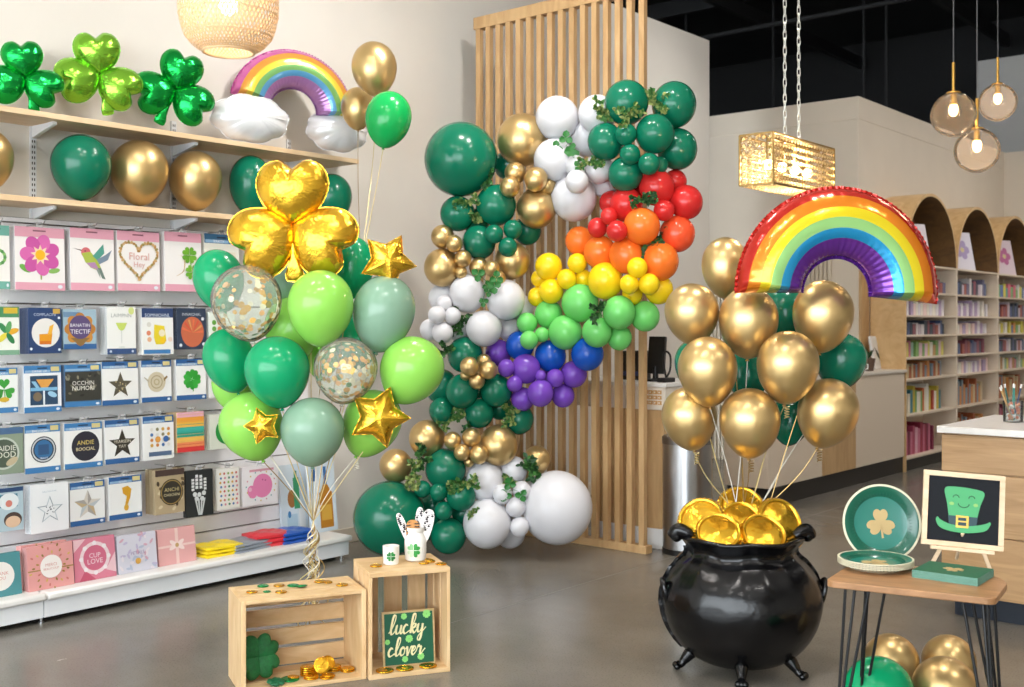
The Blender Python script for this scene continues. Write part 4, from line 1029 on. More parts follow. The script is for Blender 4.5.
PB = [mat('pastelfoil_'+n, c, .22, metal=.45, bump=.25, bscale=14, coat=.4) for n, c in (('mauve', '#b07cb8'), ('sky', '#5f9fcf'), ('green', '#7cb46a'), ('yellow', '#f0d84a'), ('orange', '#efa64a'), ('pink', '#cf62a8'))]
ZR = 4.62; s = ZR/F
c = P(836, 293, ZR)
t = thing('foil_rainbow', 'large striped foil rainbow above the gold balloons', 'balloon', c, YAW)
rainbow_mesh(35*s, 99.5*s, 23*s, RB, -3, 183).build('arch', RB, t, rot=(0, math.radians(3.2), 0), scale=(1, 1, 1.05), ang=50)
# pastel rainbow with clouds on the top shelf
q = PX(293, 113, -5.42); ZP = depth(q); s = ZP/F
rzp = math.radians(70); kx = 1/math.cos(rzp-YAW)
t = thing('foil_rainbow_cloud', 'pastel foil rainbow with two white foil clouds on the top shelf', 'balloon', q, rzp)
rainbow_mesh(25*s, 62*s, 16*s, PB, 6, 174).build('arch', PB, t, scale=(kx*.89, 1, 1), ang=50, rot=(0, math.radians(6), 0))
CLOUD = mat('foil_cloud', '#e9e9ec', .25, metal=.15, coat=.5, bump=.25, bscale=14)
for (cx, cy, rx, ry) in ((248, 120, 33, 23), (335, 132, 29, 22)):
    o = []
    for i in range(72):
        a = 2*PI*i/72; k = .93+.08*abs(math.sin(4*a+.6)); o.append((rx*s*kx*k*math.cos(a), ry*s*k*math.sin(a)))
    m = MB(); inflate(m, o, (0, 0), 19*s, 14, 40, .2, .03, pw=.6)
    p = PX(cx, cy, -5.40)-q; loc = Vector((p.x*math.cos(-rzp)-p.y*math.sin(-rzp), p.x*math.sin(-rzp)+p.y*math.cos(-rzp)-.04, p.z))
    m.build('cloud', CLOUD, t, loc, ang=50)
# ---------------------------------------------------------------- three balloons floating at the wall end of the shelf
GW = P(361, 262, 5.9); G2 = 'balloons floating at the end of the wall shelf'
balloon(374.5, 69.4, 22.5, 28, 6.5, L_GOLD, 'gold balloon floating highest at the wall beyond the shelf end', G2, GW, .35, RIBBON, tilt=-6)
balloon(358, 109, 17, 22, 6.8, L_GOLD, 'gold balloon half hidden behind the pastel rainbow end', G2, GW, .2, RIBBON3)
balloon(388, 120, 23, 29, 6.2, L_KGREEN, 'bright green balloon floating below the highest gold one', G2, GW, .35, RIBBON, tilt=6)
# ---------------------------------------------------------------- gold and emerald bouquet over the cauldron
POTC = PH(741, 667.6, 0); ZC = depth(POTC)
GP = P(742, 515, ZC+.05); G3 = 'balloons of the gold bouquet over the cauldron'
GPS = [P(x, 503, ZC+.1) for x in (728, 736, 744, 752, 762, 770)]
GQ = []
def gb(px, py, rx, ry, dz, m, lab, i=0, **k): GQ.append([px, py, rx, dz, lab, ry, m, ZC+.1+dz, i, k])
gb(692, 314.4, 27, 31, .05, L_GOLD, 'gold balloon highest on the slat screen side of the cauldron bouquet', 0)
gb(748.3, 323, 29.5, 36, -.02, L_GOLD, 'gold balloon under the near foot of the foil rainbow', 1)
gb(822.8, 316.7, 30, 36.5, .0, L_GOLD, 'gold balloon seen in the opening of the foil rainbow', 5)
gb(707.7, 372, 29.5, 35.5, -.10, L_GOLD, 'gold balloon mid-height on the slat screen side of the cauldron bouquet', 1)
gb(787.6, 367.7, 30.7, 37, -.16, L_GOLD, 'gold balloon in the centre front of the cauldron bouquet', 3, curl=True)
gb(689.6, 419, 27.5, 32, .0, L_GOLD, 'gold balloon lowest on the slat screen side, above the trash can', 0, curl=True)
gb(749.7, 423.6, 30, 35.6, -.14, L_GOLD, 'gold balloon lowest in the middle, right above the foil coins', 2, curl=True)
gb(827.3, 413.7, 30, 35.6, -.08, L_GOLD, 'gold balloon lowest on the cabinet side of the cauldron bouquet', 5, curl=True, lean=.5)
gb(725, 268, 23, 31, .30, L_GOLD, 'gold balloon highest of all, partly behind the near foot of the rainbow', 2)
gb(785, 314, 24, 30, .32, L_DGREEN, 'emerald balloon between the two upper gold balloons under the rainbow', 3)
gb(840.8, 362, 25, 29, .16, L_DGREEN, 'emerald balloon on the cabinet side below the rainbow opening', 4)
gb(748, 375, 21, 28, .28, L_DGREEN, 'emerald balloon hidden in the middle behind gold ones', 2)
gb(790, 421, 20, 25, .26, L_DGREEN, 'emerald balloon hanging lowest between two gold balloons', 4)
gb(697, 366, 22, 28, .32, L_DGREEN, 'emerald balloon showing only a sliver towards the slat screen', 0)
relax(GQ, .86, lambda it: 5.6, 4.2)
for px, py, rx, dz, lab, ry, m, Z, i, k in GQ: balloon(px, py, rx, ry, Z, m, lab, G3, GPS[i % 6], k.pop('lean', .35), [RIBBON, RIBBON2, RIBBON3][i % 3], **k)
# ---------------------------------------------------------------- balloons under the side table
G4 = 'balloons on the floor under the side table'
def fb(px, py, r, m, lab):
    # rests on the floor: depth from its lower edge
    Z = F*CAMH/(py+r-HZ); c = P(px, py, Z); R = r/F*Z
    root = thing('latex_balloon', lab, 'balloon', (c.x, c.y, 0), 0, G4)
    qd = (FWD+Vector((0, 0, .25))).normalized().to_track_quat('Z', 'Y')
    link('balloon_skin', drop_mesh(m, 'round'), root, (0, 0, R*1.03), (FWD*-1+Vector((0, 0, .15))).to_track_quat('Z', 'Y'), (R, R, R*.98))
fb(879, 692, 34, L_GREEN, 'green balloon on the floor under the side table')
fb(891, 662, 27, L_GOLD, 'gold balloon behind the green one under the side table')
fb(945, 690, 32, L_GOLD, 'gold balloon nearest the table leg, under the green napkins')
fb(949, 662, 26, L_GOLD, 'gold balloon farthest back under the side table')
# ================================================================ THE BALLOON GARLAND
# px, py, radius px, layer (1 front .. -1 back), label
GR = {
 'dark green balloons of the garland': (L_DGREEN, [
  (460.9,158.9,36.5,0,'giant dark green balloon at the upper wall side of the garland'),
  (508,165,14,-1,'dark green balloon peeking out between the giant green and gold balloons'),
  (496,205,19.7,.3,'dark green balloon under the giant one, above the small gold trio'),
  (457.5,213.5,17,-.2,'dark green balloon with pale sprig on it, below the giant green one'),
  (479,242,16.3,.3,'dark green balloon overlapped by small green ones, above the wall side small golds'),
  (494,234,9.2,1,'small dark green balloon nearest the wall, of three under the lower upper gold'),
  (512.7,229.3,9.3,1,'small dark green balloon highest of three under the lower gold balloon'),
  (507.8,246.9,9.2,1,'small dark green balloon lowest of three, resting on a gold balloon'),
  (527,230.5,14,-.6,'dark green balloon behind the small ones at the slats'),
  (626.4,102.3,21.5,0,'dark green balloon at the very top of the garland over the white ones'),
  (674,104.5,21.5,-.1,'dark green balloon topping the garland over the bare wall'),
  (605.5,141.4,17.5,.3,'dark green balloon overlapping the white cluster below the top'),
  (654.8,133.6,19,.5,'dark green balloon in the middle of the crowning green cluster'),
  (625.9,134.2,10.7,1.2,'small dark green balloon below the topmost leaf sprig in the crowning cluster'),
  (630,154.5,10.2,1.1,'small dark green balloon second down the middle of the crowning cluster'),
  (625.5,174,17,.2,'dark green balloon lowest of the crowning cluster, just above the reds'),
  (648.9,163.9,10.7,1.1,'small dark green balloon above the red balloons'),
  (659.6,164.8,8.3,.7,'small dark green balloon half hidden behind its twin above the reds'),
  (677.2,148.8,19.5,-.1,'dark green balloon above the red ones on the bare wall side'),
  (465,354.5,17.2,.2,'dark green balloon behind the small gold cluster, under the middle whites'),
  (441,386,16.5,-.4,'dark green balloon half hidden behind the lime bouquet balloon'),
  (462,391.2,16.2,.5,'dark green balloon below the small gold cluster on the wall side'),
  (496,390.4,15.9,.4,'dark green balloon below the small gold cluster on the purple side'),
  (442,410.4,12.8,0,'dark green balloon above the large golds at the wall side edge'),
  (479,413,14.5,.1,'dark green balloon directly above the small gold quartet'),
  (519,419,14.5,0,'dark green balloon below the purples beside the slats'),
  (500,407,12,-.8,'dark green balloon deep in the garland behind two others'),
  (445.5,469,20,.1,'dark green balloon with a fern tip, between gold and white at the foot'),
  (422.4,489,8.3,1,'small dark green balloon on the shoulder of the giant floor balloon'),
  (438.6,491.8,8.9,1.1,'small dark green balloon in the middle of the small foot cluster'),
  (443.5,510.7,9.1,1.1,'small dark green balloon lowest of the small foot cluster'),
  (461,496,14.5,.3,'dark green balloon carrying a bright fern frond next to the whites'),
  (463,513,11,-.3,'dark green balloon tucked behind the fern frond balloon'),
  (448.3,535.5,17.6,.3,'dark green balloon resting low beside the big white one'),
  (430,525,14,-.3,'dark green balloon partly hidden behind the cookie jar'),
  (453,484,14,-.8,'dark green balloon deep between the foot cluster and the gold balloons'),
  (433,506,13,-.8,'dark green balloon deep behind the small foot cluster beside the giant floor balloon'),
  (471,402,14,-.9,'dark green balloon deep behind the pair below the small gold cluster'),
  (476,222,13,-.8,'dark green balloon deep between the two upper dark green ones'),
  (390,518,36.8,0,'giant dark green balloon on the floor behind the tall crate'),
 ]),
 'white balloons of the garland': (L_WHITE, [
  (557.2,118.1,21,.1,'white balloon highest on the slats beside the upper gold'),
  (597,114,18.2,-.3,'white balloon partly hidden behind the topmost green one'),
  (588,137,18,-.2,'white balloon behind the lucky clover sprig'),
  (572,150,14,-.8,'white balloon deep in the middle of the upper white cluster'),
  (497,478,12,-.9,'white balloon deep between the foot whites'),
  (554.3,160,20,.2,'white balloon next to the upper gold, with sprig over its edge'),
  (576,166,10.3,1.1,'small white balloon directly below the clover sprig'),
  (577,181.5,11.3,1.0,'small white balloon overlapping the lowest white of the upper cluster'),
  (573.7,197.6,22.3,.2,'large white balloon hanging lowest in the upper white cluster'),
  (599,168.8,14,-.3,'white balloon squeezed behind the crowning green cluster'),
  (604,184,12.5,-.6,'white balloon deep behind, just above the red ones'),
  (467.4,293.4,18,.2,'white balloon highest in the middle white cluster, beside the dark sprig'),
  (505.5,299.6,19,.1,'large white balloon on the slat side of the middle white cluster'),
  (442,297.7,13.2,-.3,'white balloon at the wall side edge of the middle cluster'),
  (444.3,303.5,7.9,.9,'small white balloon highest of the small middle ones'),
  (437,314.8,8.7,.9,'small white balloon farthest out on the wall side'),
  (452.7,315.6,8,.9,'small white balloon beside the dark sprig in the middle cluster'),
  (442.5,332.6,10.3,.8,'small white balloon lowest on the wall side of the middle cluster'),
  (430,329.5,10,.0,'small white balloon behind, nearest to the lime bouquet balloon'),
  (484,328.3,17.5,.5,'white balloon lowest in the middle cluster, above the dark greens'),
  (509,328,12,-.5,'white balloon in shade behind the middle cluster beside the fresh greens'),
  (521,308,12.5,-.6,'white balloon in shade at the slats behind the middle cluster'),
  (458,328,12,-.3,'white balloon behind the dark sprig of the middle cluster'),
  (484.8,480.8,18.8,.2,'white balloon above the large low white one at the foot'),
  (487.4,522.8,23.6,.3,'large white balloon low at the foot beside dark green'),
  (513.8,470,13.3,-.2,'white balloon highest at the foot, under the gold'),
  (502.4,494,9.5,1.1,'small white balloon highest of the small foot chain'),
  (521.6,490.5,9.2,.6,'small white balloon partly behind the foot sprig'),
  (515.7,507,9.5,1.1,'small white balloon in the middle of the small foot chain'),
  (519.6,526.3,9.4,1.1,'small white balloon lowest of the small foot chain'),
  (510,532,15,-.4,'white balloon behind the small chain at floor level'),
  (556.7,507,35.6,0,'giant white balloon on the floor against the slat screen'),
  (536,486,9,-.6,'white balloon tip behind the giant white one'),
 ]),
 'gold balloons of the garland': (L_GOLD, [
  (522.5,139.6,25,.1,'large gold balloon near the top beside the giant dark green one'),
  (515.2,172.8,10.4,1,'small gold balloon directly under the large upper gold'),
  (510,186.8,9.9,1,'small gold balloon nearest the giant dark green one'),
  (536,179.2,11.5,.9,'small gold balloon between the two large upper golds'),
  (547.5,185.5,8.5,.3,'small gold balloon tucked against the upper whites'),
  (536.5,208,19.5,.1,'gold balloon hanging below the upper small golds'),
  (442.6,236.5,11.2,.4,'gold balloon farthest out at the wall side, above a smaller one'),
  (454.3,243.6,8.3,.8,'small gold balloon beside the farthest out gold'),
  (442.5,267.3,18,.1,'large gold balloon at the wall side above the middle whites'),
  (462.9,258.6,8.4,.9,'small gold balloon against the large wall side gold'),
  (461,272.3,6,.8,'tiny gold balloon above the middle whites'),
  (479,267.4,9.6,.5,'small gold balloon under the dark green middle'),
  (491.8,268.4,7.6,.9,'small gold balloon touching the slat side gold, above the middle whites'),
  (498.6,278,7,.9,'small gold balloon lowest in the row above the large white'),
  (512.3,260.5,17.4,.0,'gold balloon against the slats above the middle whites'),
  (469.3,366.4,9,1.2,'small gold balloon on the wall side of the green-ringed cluster'),
  (484,361.5,7.3,1.1,'small gold balloon topmost of the green-ringed cluster'),
  (488.3,369.7,9,1.3,'small gold balloon on the purple side of the green-ringed cluster'),
  (477,381,7.8,1.4,'small gold balloon lowest of the green-ringed cluster'),
  (465.4,375.2,5,.9,'tiny gold balloon behind the green-ringed cluster'),
  (427,438,17.6,.0,'large gold balloon under the dark greens on the wall side'),
  (395.7,465.4,15.8,-.1,'gold balloon farthest towards the lime bouquet above the giant green'),
  (452.7,440.6,8.5,.9,'small gold balloon beside the large wall side gold of the quartet'),
  (471.3,437.5,9.3,.9,'small gold balloon highest of the lower quartet'),
  (462,452.3,8.1,1.2,'small gold balloon lowest on the wall side of the quartet'),
  (478.7,454.3,9.1,1.2,'small gold balloon lowest on the white side of the quartet'),
  (469,462,5,.8,'tiny gold balloon under the lower quartet'),
  (498.2,445,19.3,.1,'large gold balloon above the foot whites'),
  (537,459.3,13,-.4,'gold balloon half hidden by a sprig at the slats'),
 ]),
 'red balloons of the garland': (L_RED, [
  (656.7,187.3,17.3,.3,'red balloon directly under the crowning green cluster'),
  (675,181.5,11.5,-.3,'red balloon behind, just under the outermost green'),
  (686,202,16.2,.0,'red balloon farthest out over the bare wall'),
  (626.4,204.4,16.3,.2,'red balloon with the dark sprig at its side'),
  (611,202.5,11.5,-.3,'red balloon behind on the slat side'),
  (664,210.3,10.3,.9,'small red balloon between two large reds and orange'),
  (609,216,8.4,.7,'small red balloon highest on the slat side'),
  (597.5,227.5,9.6,.8,'small red balloon farthest towards the slats'),
  (617,231,10.3,.9,'small red balloon above the middle oranges'),
  (632,188,12,-.5,'dark red balloon deep under the lowest crowning green'),
 ]),
 'orange balloons of the garland': (L_ORANGE, [
  (645,243,14,-.7,'orange balloon deep behind the two dark sprigs'),
  (641.7,226,17.8,.6,'orange balloon highest, below the dark sprig'),
  (579.6,241,14,-.1,'orange balloon farthest towards the slats'),
  (599.7,251.9,15.8,.2,'orange balloon second from the slats'),
  (626.4,255.2,17,.2,'orange balloon in the middle behind small yellow'),
  (659.6,261,18.6,.3,'orange balloon under the lower sprig on the wall side'),
 ]),
 'yellow balloons of the garland': (L_YELLOW, [
  (548.7,266.5,13.4,.2,'yellow balloon highest at the slats'),
  (539.5,278.6,8.5,-.2,'yellow balloon tucked behind at the slat side'),
  (577.2,263,9.5,.6,'small yellow balloon under the slat side orange'),
  (566.9,279,9.8,.6,'small yellow balloon between the slat side and the large one'),
  (583.5,278.2,8.5,.2,'small yellow balloon touching the large egg shaped one'),
  (551.2,291,12,.3,'yellow balloon lower at the slat side above fresh green'),
  (537.2,296.6,9.3,.1,'small yellow balloon farthest out at the slats'),
  (605.4,280.6,17.3,.4,'large yellow balloon in the centre of the rainbow band'),
  (637.2,267.5,10,1.2,'small yellow balloon topmost of the front trio'),
  (629.4,284,9.4,1.1,'small yellow balloon of the front trio next to the large one'),
  (649,284,10.3,1.2,'small yellow balloon of the front trio on the wall side'),
  (632.3,294.3,10,.1,'yellow balloon behind the front trio above fresh green'),
  (658.7,289.4,14,-.1,'yellow balloon farthest towards the bare wall'),
 ]),
 'fresh green balloons of the garland': (L_LTGREEN, [
  (580,302.9,18,.3,'large fresh green balloon under the large yellow one'),
  (548.7,314.2,13.6,.1,'fresh green balloon below the slat side yellows'),
  (527,323,10.2,.3,'small fresh green balloon farthest towards the middle whites'),
  (529,340,8.9,.9,'small fresh green balloon over the first blue one'),
  (542,334.6,7.3,.9,'tiny fresh green balloon in front of its larger twins'),
  (565.3,332.2,16.6,.6,'fresh green balloon low in front above the blues'),
  (619.2,312.3,15.9,.3,'fresh green balloon beside the little sprig, wall side'),
  (597.1,331.8,14.7,.5,'fresh green balloon under the little sprig'),
  (645,316,14.3,-.1,'fresh green balloon farthest towards the gold bouquet'),
  (619.6,337.6,12,-.3,'fresh green balloon in shade above the slats'),
 ]),
 'blue balloons of the garland': (L_BLUE, [
  (520,345.3,14,.0,'blue balloon farthest towards the whites'),
  (550.4,355.7,15.3,.2,'blue balloon in the middle of three'),
  (587.4,354,16,.1,'blue balloon farthest towards the open slats'),
 ]),
 'purple balloons of the garland': (L_PURPLE, [
  (498.5,352.6,12.7,-.1,'purple balloon next to the lowest middle white'),
  (506.4,368,8.4,.6,'small purple balloon beside the small gold cluster'),
  (525.9,368.6,14.2,.4,'purple egg shaped balloon between the first two blues'),
  (514.6,383.8,7.8,.6,'small purple balloon above dark green'),
  (540.5,375.8,5.4,.6,'tiny purple balloon in the middle'),
  (555.2,378,8.8,.7,'small purple balloon under the middle blue'),
  (573.7,374,13,.1,'purple balloon under the outermost blue'),
  (550,376,11,-.8,'purple balloon deep behind the tiny one'),
  (540.5,393,12.9,.5,'purple balloon lowest in front'),
  (522.6,398.9,11.2,.0,'purple balloon lowest towards dark green'),
  (563,395.4,11.3,.0,'purple balloon lowest towards the open slats'),
 ]),
}
def zscreen(px): return 5.90/((px-CX)/F*SS+CC)
items = []
for g, (mm, lst) in GR.items():
    for (px, py, r, l, lab) in lst: items.append([px, py, r*(1.03 if r < 30 else 1), l, lab, g, mm, 0.0])
items.append([677.2, 233.7, 17.8, 0, 'red orange balloon farthest out over the bare wall', 'orange balloons of the garland', L_CORAL, 0.0])
def zmax(it):
    px, py, r = it[:3]; z = 9.0
    if px-r < 652:
        x = min(px, 650); k = (x-CX)/F*SS+CC; z = 5.885/(k+r/F)
    return min(z, F*CAMH/(py+r-HZ)) if py+r > HZ+150 else z
for it in items:
    base = 6.95 if it[0] < 560 else max(6.72, 6.95-(it[0]-560)*.0035)
    it[7] = min(base-.10*it[3], zmax(it))
order = sorted(range(len(items)), key=lambda i: items[i][3])
for step in range(140):
    for ai in range(len(order)):
        A = items[order[ai]]
        for bi in range(ai+1, len(order)):
            B = items[order[bi]]           # B is nearer the camera than A, or its equal
            dx = math.hypot(A[0]-B[0], A[1]-B[1])
            if dx > A[2]+B[2]: continue
            zm = (A[7]+B[7])/2; d = dx*zm/F; R = .90*(A[2]+B[2])*zm/F
            if d >= R: continue
            need = math.sqrt(R*R-d*d)
            if abs(A[3]-B[3]) < .11 and A[7] < B[7]: Nr, Fr = A, B
            else: Nr, Fr = B, A
            gap = Fr[7]-Nr[7]
            if gap < need:
                p = (need-gap)*.25
                w = Nr[2]/(Nr[2]+Fr[2])       # small ones move more
                Nr[7] -= 2*p*(1-w); Fr[7] += 2*p*w
    for it in items: it[7] = max(6.25, min(it[7], zmax(it)))
SPH = []
for px, py, r, l, lab, g, mm, Z in items:
    c = P(px, py, Z); R = r/F*Z
    o = link('latex_balloon', drop_mesh(mm, 'round'), None, c, (random.uniform(-.25, .25), random.uniform(-.25, .25), random.random()*6), (R, R, R*(.97+.04*random.random())))
    tag(o, lab, 'balloon', g); SPH.append((px, py, r, Z, R))
# ---------------------------------------------------------------- leafy sprigs tucked between the balloons
LEAF = [mat('sprig_dark', '#1f4a24', .5), mat('sprig_green', '#3f7233', .5), mat('sprig_pale', '#8d9a58', .55), mat('sprig_clover', '#1f6b24', .45)]
def sprig_mesh(seed, kind):
    rnd = random.Random(seed); st = MB(); lf = MB()
    def leaf(p, d, n, L, w, mi):
        s = d.cross(n).normalized()*w
        lf.add([p, p+d*L*.35+s+n*.004, p+d*L*.75+s*.8, p+d*L+n*(-.004), p+d*L*.75-s*.8, p+d*L*.35-s+n*.004], [(0, 1, 2, 3), (0, 3, 4, 5)], mi)
    for b in range(5 if kind != 'clover' else 3):
        a = rnd.uniform(0, 6.28); e = rnd.uniform(-.2, .5); d = Vector((math.cos(a), -abs(e)-.15, math.sin(a))).normalized(); L = rnd.uniform(.05, .085); pts = []
        for i in range(7):
            t = i/6; pts.append(d*L*t+Vector((.008*math.sin(t*4+b), -.01*t, .006*math.cos(t*5))))
        st.tube(pts, .0015, 5)
        if kind == 'clover':
            q = pts[-1]
            for k in range(3):
                an = 2.09*k+b; dd = Vector((math.cos(an), -.15, math.sin(an))).normalized(); leaf(q, dd, Vector((0, -1, 0)), .044, .02, 0)
            continue
        for i in range(1, 7):
            for s in range(4):
                dd = (d*.4+Vector((rnd.gauss(0, .6), rnd.gauss(-.35, .5), rnd.gauss(0, .6)))).normalized()
                leaf(pts[i], dd, Vector((rnd.gauss(0, .4), -1, rnd.gauss(0, .4))).normalized(), rnd.uniform(.02, .034), rnd.uniform(.007, .0115), 0 if rnd.random() < .6 else 1)
    return st, lf
KINDS = {'dark': (0, 1), 'mixed': (1, 2), 'pale': (2, 1), 'clover': (3, 1)}
SM = {}
def sprig(px, py, kind, sc, lab, seed):
    Z = 99
    for (qx, qy, r, z, R) in SPH:
        d = math.hypot(px-qx, py-qy)
        if d < r: Z = min(Z, z-math.sqrt(max(0, R*R-(d*z/F)**2)))
    if Z > 20: Z = min((z-R*.3) for qx, qy, r, z, R in SPH if math.hypot(px-qx, py-qy) < r+14)
    root = thing('leaf_sprig', lab, 'leaf sprig', P(px, py, Z-.004), YAW, 'leaf sprigs tucked into the garland'); root.rotation_euler = (0, random.random()*6, YAW); root.scale = (sc, sc, sc)
    key = (seed % 4, kind)
    if key not in SM:
        st, lf = sprig_mesh(seed % 4, kind); a, b = KINDS[kind]
        s = st.build('stem', LEAF[a], root); l = lf.build('leaves', [LEAF[a], LEAF[b]], root, smooth=False); SM[key] = (s.data, l.data)
    else:
        link('stem', SM[key][0], root); link('leaves', SM[key][1], root)
for i, (px, py, k, sc, lab) in enumerate([
 (489, 180, 'dark', 1.0, 'dark leafy sprig under the giant dark green balloon at the top'),
 (466, 203, 'mixed', 1.0, 'green leafy sprig on the balloon below the giant dark green one'),
 (473, 220, 'pale', .95, 'pale silvery sprig below the giant dark green balloon'),
 (567, 148, 'clover', 1.1, 'dark clover leaf sprig on the upper white balloons, higher of two'),
 (575, 158, 'clover', .9, 'clover leaf sprig in the middle of the upper white balloons'),
 (591, 163, 'mixed', 1.0, 'leafy sprig between upper white and green balloons'),
 (598, 114, 'mixed', 1.1, 'yellow-green sprig on the hidden upper white balloon'),
 (626, 114, 'mixed', 1.1, 'yellow-green sprig across the topmost dark green balloon'),
 (655, 104, 'mixed', 1.25, 'bushy green sprig between the two topmost dark green balloons'),
 (643, 200, 'dark', 1.0, 'dark sprig between the red balloons'),
 (648, 246, 'dark', 1.0, 'dark sprig between the orange balloons, lower part'),
 (660, 237, 'dark', .9, 'dark sprig between the orange balloons, upper part'),
 (599, 312, 'dark', 1.0, 'dark sprig among the fresh green balloons'),
 (485, 280, 'clover', 1.1, 'dark leafy sprig on the highest middle white balloon'),
 (484, 293, 'clover', .8, 'small dark leaf tuft between two middle white balloons'),
 (461.5, 322, 'dark', 1.1, 'dark sprig among the small middle white balloons'),
 (445, 352, 'dark', 1.0, 'dark sprig beside the lime bouquet balloon'),
 (452, 418, 'mixed', 1.1, 'green sprig over the dark green balloons above the golds'),
 (472, 426, 'dark', .8, 'dark sprig above the lower small gold quartet'),
 (512, 412, 'pale', 1.1, 'pale sprig under the purple balloons'),
 (420, 457, 'dark', 1.15, 'dark sprig between the two wall side gold balloons'),
 (414, 474, 'pale', 1.15, 'pale yellow-green sprig above the giant floor balloon'),
 (537, 467, 'dark', 1.35, 'dark bushy sprig on top of the giant white balloon'),
 (514, 490, 'clover', 1.0, 'small dark sprig on the small white foot balloons'),
 (509, 478, 'pale', .7, 'pale sprig tip on the highest white foot balloon'),
 (463, 484, 'mixed', 1.2, 'bright green fern frond on the dark green foot balloon'),
 (471, 511, 'mixed', .6, 'small green leaf at the edge of the large foot white balloon'),
]): sprig(px, py, k, sc, lab, i)
# ================================================================ CRATES AND WHAT IS ON THEM
def crate(name, label, bl, br, depth_, h, upright):
    A = PH(bl[0], bl[1], 0); B = PH(br[0], br[1], 0); d = B-A; w = d.length; rz = math.atan2(d.y, d.x)
    t = thing(name, label, 'crate', ((A+B)/2).to_tuple(), rz)
    th = .014; W = w/2
    if not upright:
        for s in (-1, 1):
            m = MB(); x0 = s*W-(.02 if s > 0 else 0); m.box(x0, x0+.02, 0, depth_, 0, h); m.build('end_panel', PINEV, t, bevel=.0015)
        for z0 in (0, h-th):
            for k in range(3):
                m = MB(); g = depth_/3; m.box(-W+.02, W-.02, g*k+(.0 if k == 0 else .004), g*(k+1)-.002, z0, z0+th); m.build('slat', PINE, t, bevel=.0015)
        n = 4; g = (h-2*th)/n
        for k in range(n):
            m = MB(); m.box(-W+.02, W-.02, depth_-th, depth_, th+g*k+.008, th+g*(k+1)-.008); m.build('slat', PINE, t, bevel=.0015)
    else:
        for z0 in (0, h-.02):
            m = MB(); m.box(-W, W, 0, depth_, z0, z0+.02); m.build('end_panel', PINE, t, bevel=.0015)
        for s in (-1, 1):
            for k in range(3):
                m = MB(); g = depth_/3; x0 = s*W-(th if s > 0 else 0); m.box(x0, x0+th, g*k+(.0 if k == 0 else .008), g*(k+1)-.008*(k < 2), .02, h-.02); m.build('slat', PINEV, t, bevel=.0015)
        n = 3; g = (w-2*th)/n
        for k in range(n):
            m = MB(); m.box(-W+th+g*k+.014, -W+th+g*(k+1)-.014, depth_-th, depth_, .02, h-.02); m.build('slat', PINEV, t, bevel=.0015)
    return t, w, rz
C1, W1, R1 = crate('wooden_crate', 'low pine crate lying on its side with gold coins and felt clover inside', (241, 696), (366.5, 679), .275, .367, False)
C2, W2, R2 = crate('wooden_crate', 'tall pine crate on end holding the lucky clover sign', (369, 680.5), (450.3, 671.5), .305, .437, True)
H1, H2 = .368, .438
# coins ----------------------------------------------------------------------
def coin_mesh(R, th, mi=0):
    m = MB(); m.lathe([(R*.75, 0), (R*.97, th*.2), (R, th*.5), (R*.97, th*.8), (R*.80, th), (R*.76, th*.86), (.0001, th*.9)], 28, mi, cap1=False)
    for k in range(36):
        a = 2*PI*k/36; c, s = math.cos(a), math.sin(a)
        m.box(R*.98, R*1.015, -R*.03, R*.03, th*.2, th*.8, mi, Matrix.Rotation(a, 4, 'Z'))
    # raised clover emblem
    for k in range(3): m.lathe([(R*.2, 0), (R*.2, th*.08), (R*.12, th*.14), (.0001, th*.14)], 12, mi, Matrix.Translation((R*.22*math.cos(k*2.09+1.57), R*.22*math.sin(k*2.09+1.57), th*.88)), cap1=False)
    return m
COIN = coin_mesh(.02, .0055).build('coin_tmp', GOLDC).data
COING = coin_mesh(.02, .0055).build('coin_tmp2', mat('green_coin_foil', '#1f9a55', .2, metal=.8, bump=.3, bscale=50)).data
for n in ('coin_tmp', 'coin_tmp2'): bpy.data.objects.remove(bpy.data.objects[n])
def coin(px, py, h, lab, green=False, sc=1.0, rot=(0, 0, 0), group='foil coins'):
    q = PH(px, py, h)
    o = link('foil_coin', COING if green else COIN, None, q, (rot[0], rot[1], random.random()*6 if not rot[2] else rot[2]), (sc, sc, sc)); return tag(o, lab, 'coin', group)
GC1 = 'coins on the low crate'
coin(252, 592.5, H1, 'gold coin at the near corner of the low crate top', sc=1.1, group=GC1)
coin(263, 586.5, H1, 'green coin at the back of the low crate top, nearest the rack', True, 1.15, group=GC1)
coin(267, 592, H1, 'small dark green coin between gold ones on the low crate top', True, .75, group=GC1)
coin(279, 586, H1, 'gold coin behind on the low crate top beside the green ones', sc=1.1, group=GC1)
coin(281, 592.5, H1, 'gold coin in front on the low crate top beside the small green one', sc=1.15, group=GC1)
coin(293, 586, H1, 'green coin of the overlapping pair on the low crate top', True, 1.15, group=GC1)
coin(302, 586.5, H1+.003, 'green coin lying over the edge of its twin on the low crate top', True, 1.1, (.12, .1, 0), group=GC1)
coin(320, 582, H1, 'gold coin under the hanging ribbon on the low crate top', sc=1.2, group=GC1)
coin(328, 582.5, H1+.003, 'gold coin overlapping another under the hanging ribbon', sc=.9, rot=(.1, -.1, 0), group=GC1)
coin(342, 585.5, H1, 'gold coin nearest the tall crate on the low crate top', sc=1.25, group=GC1)
F1 = .0145
def inside(t, x, y, z): return Matrix.Translation(t.location) @ Matrix.Rotation(t.rotation_euler.z, 4, 'Z') @ Vector((x, y, z))
GC2 = 'gold coins inside the low crate'
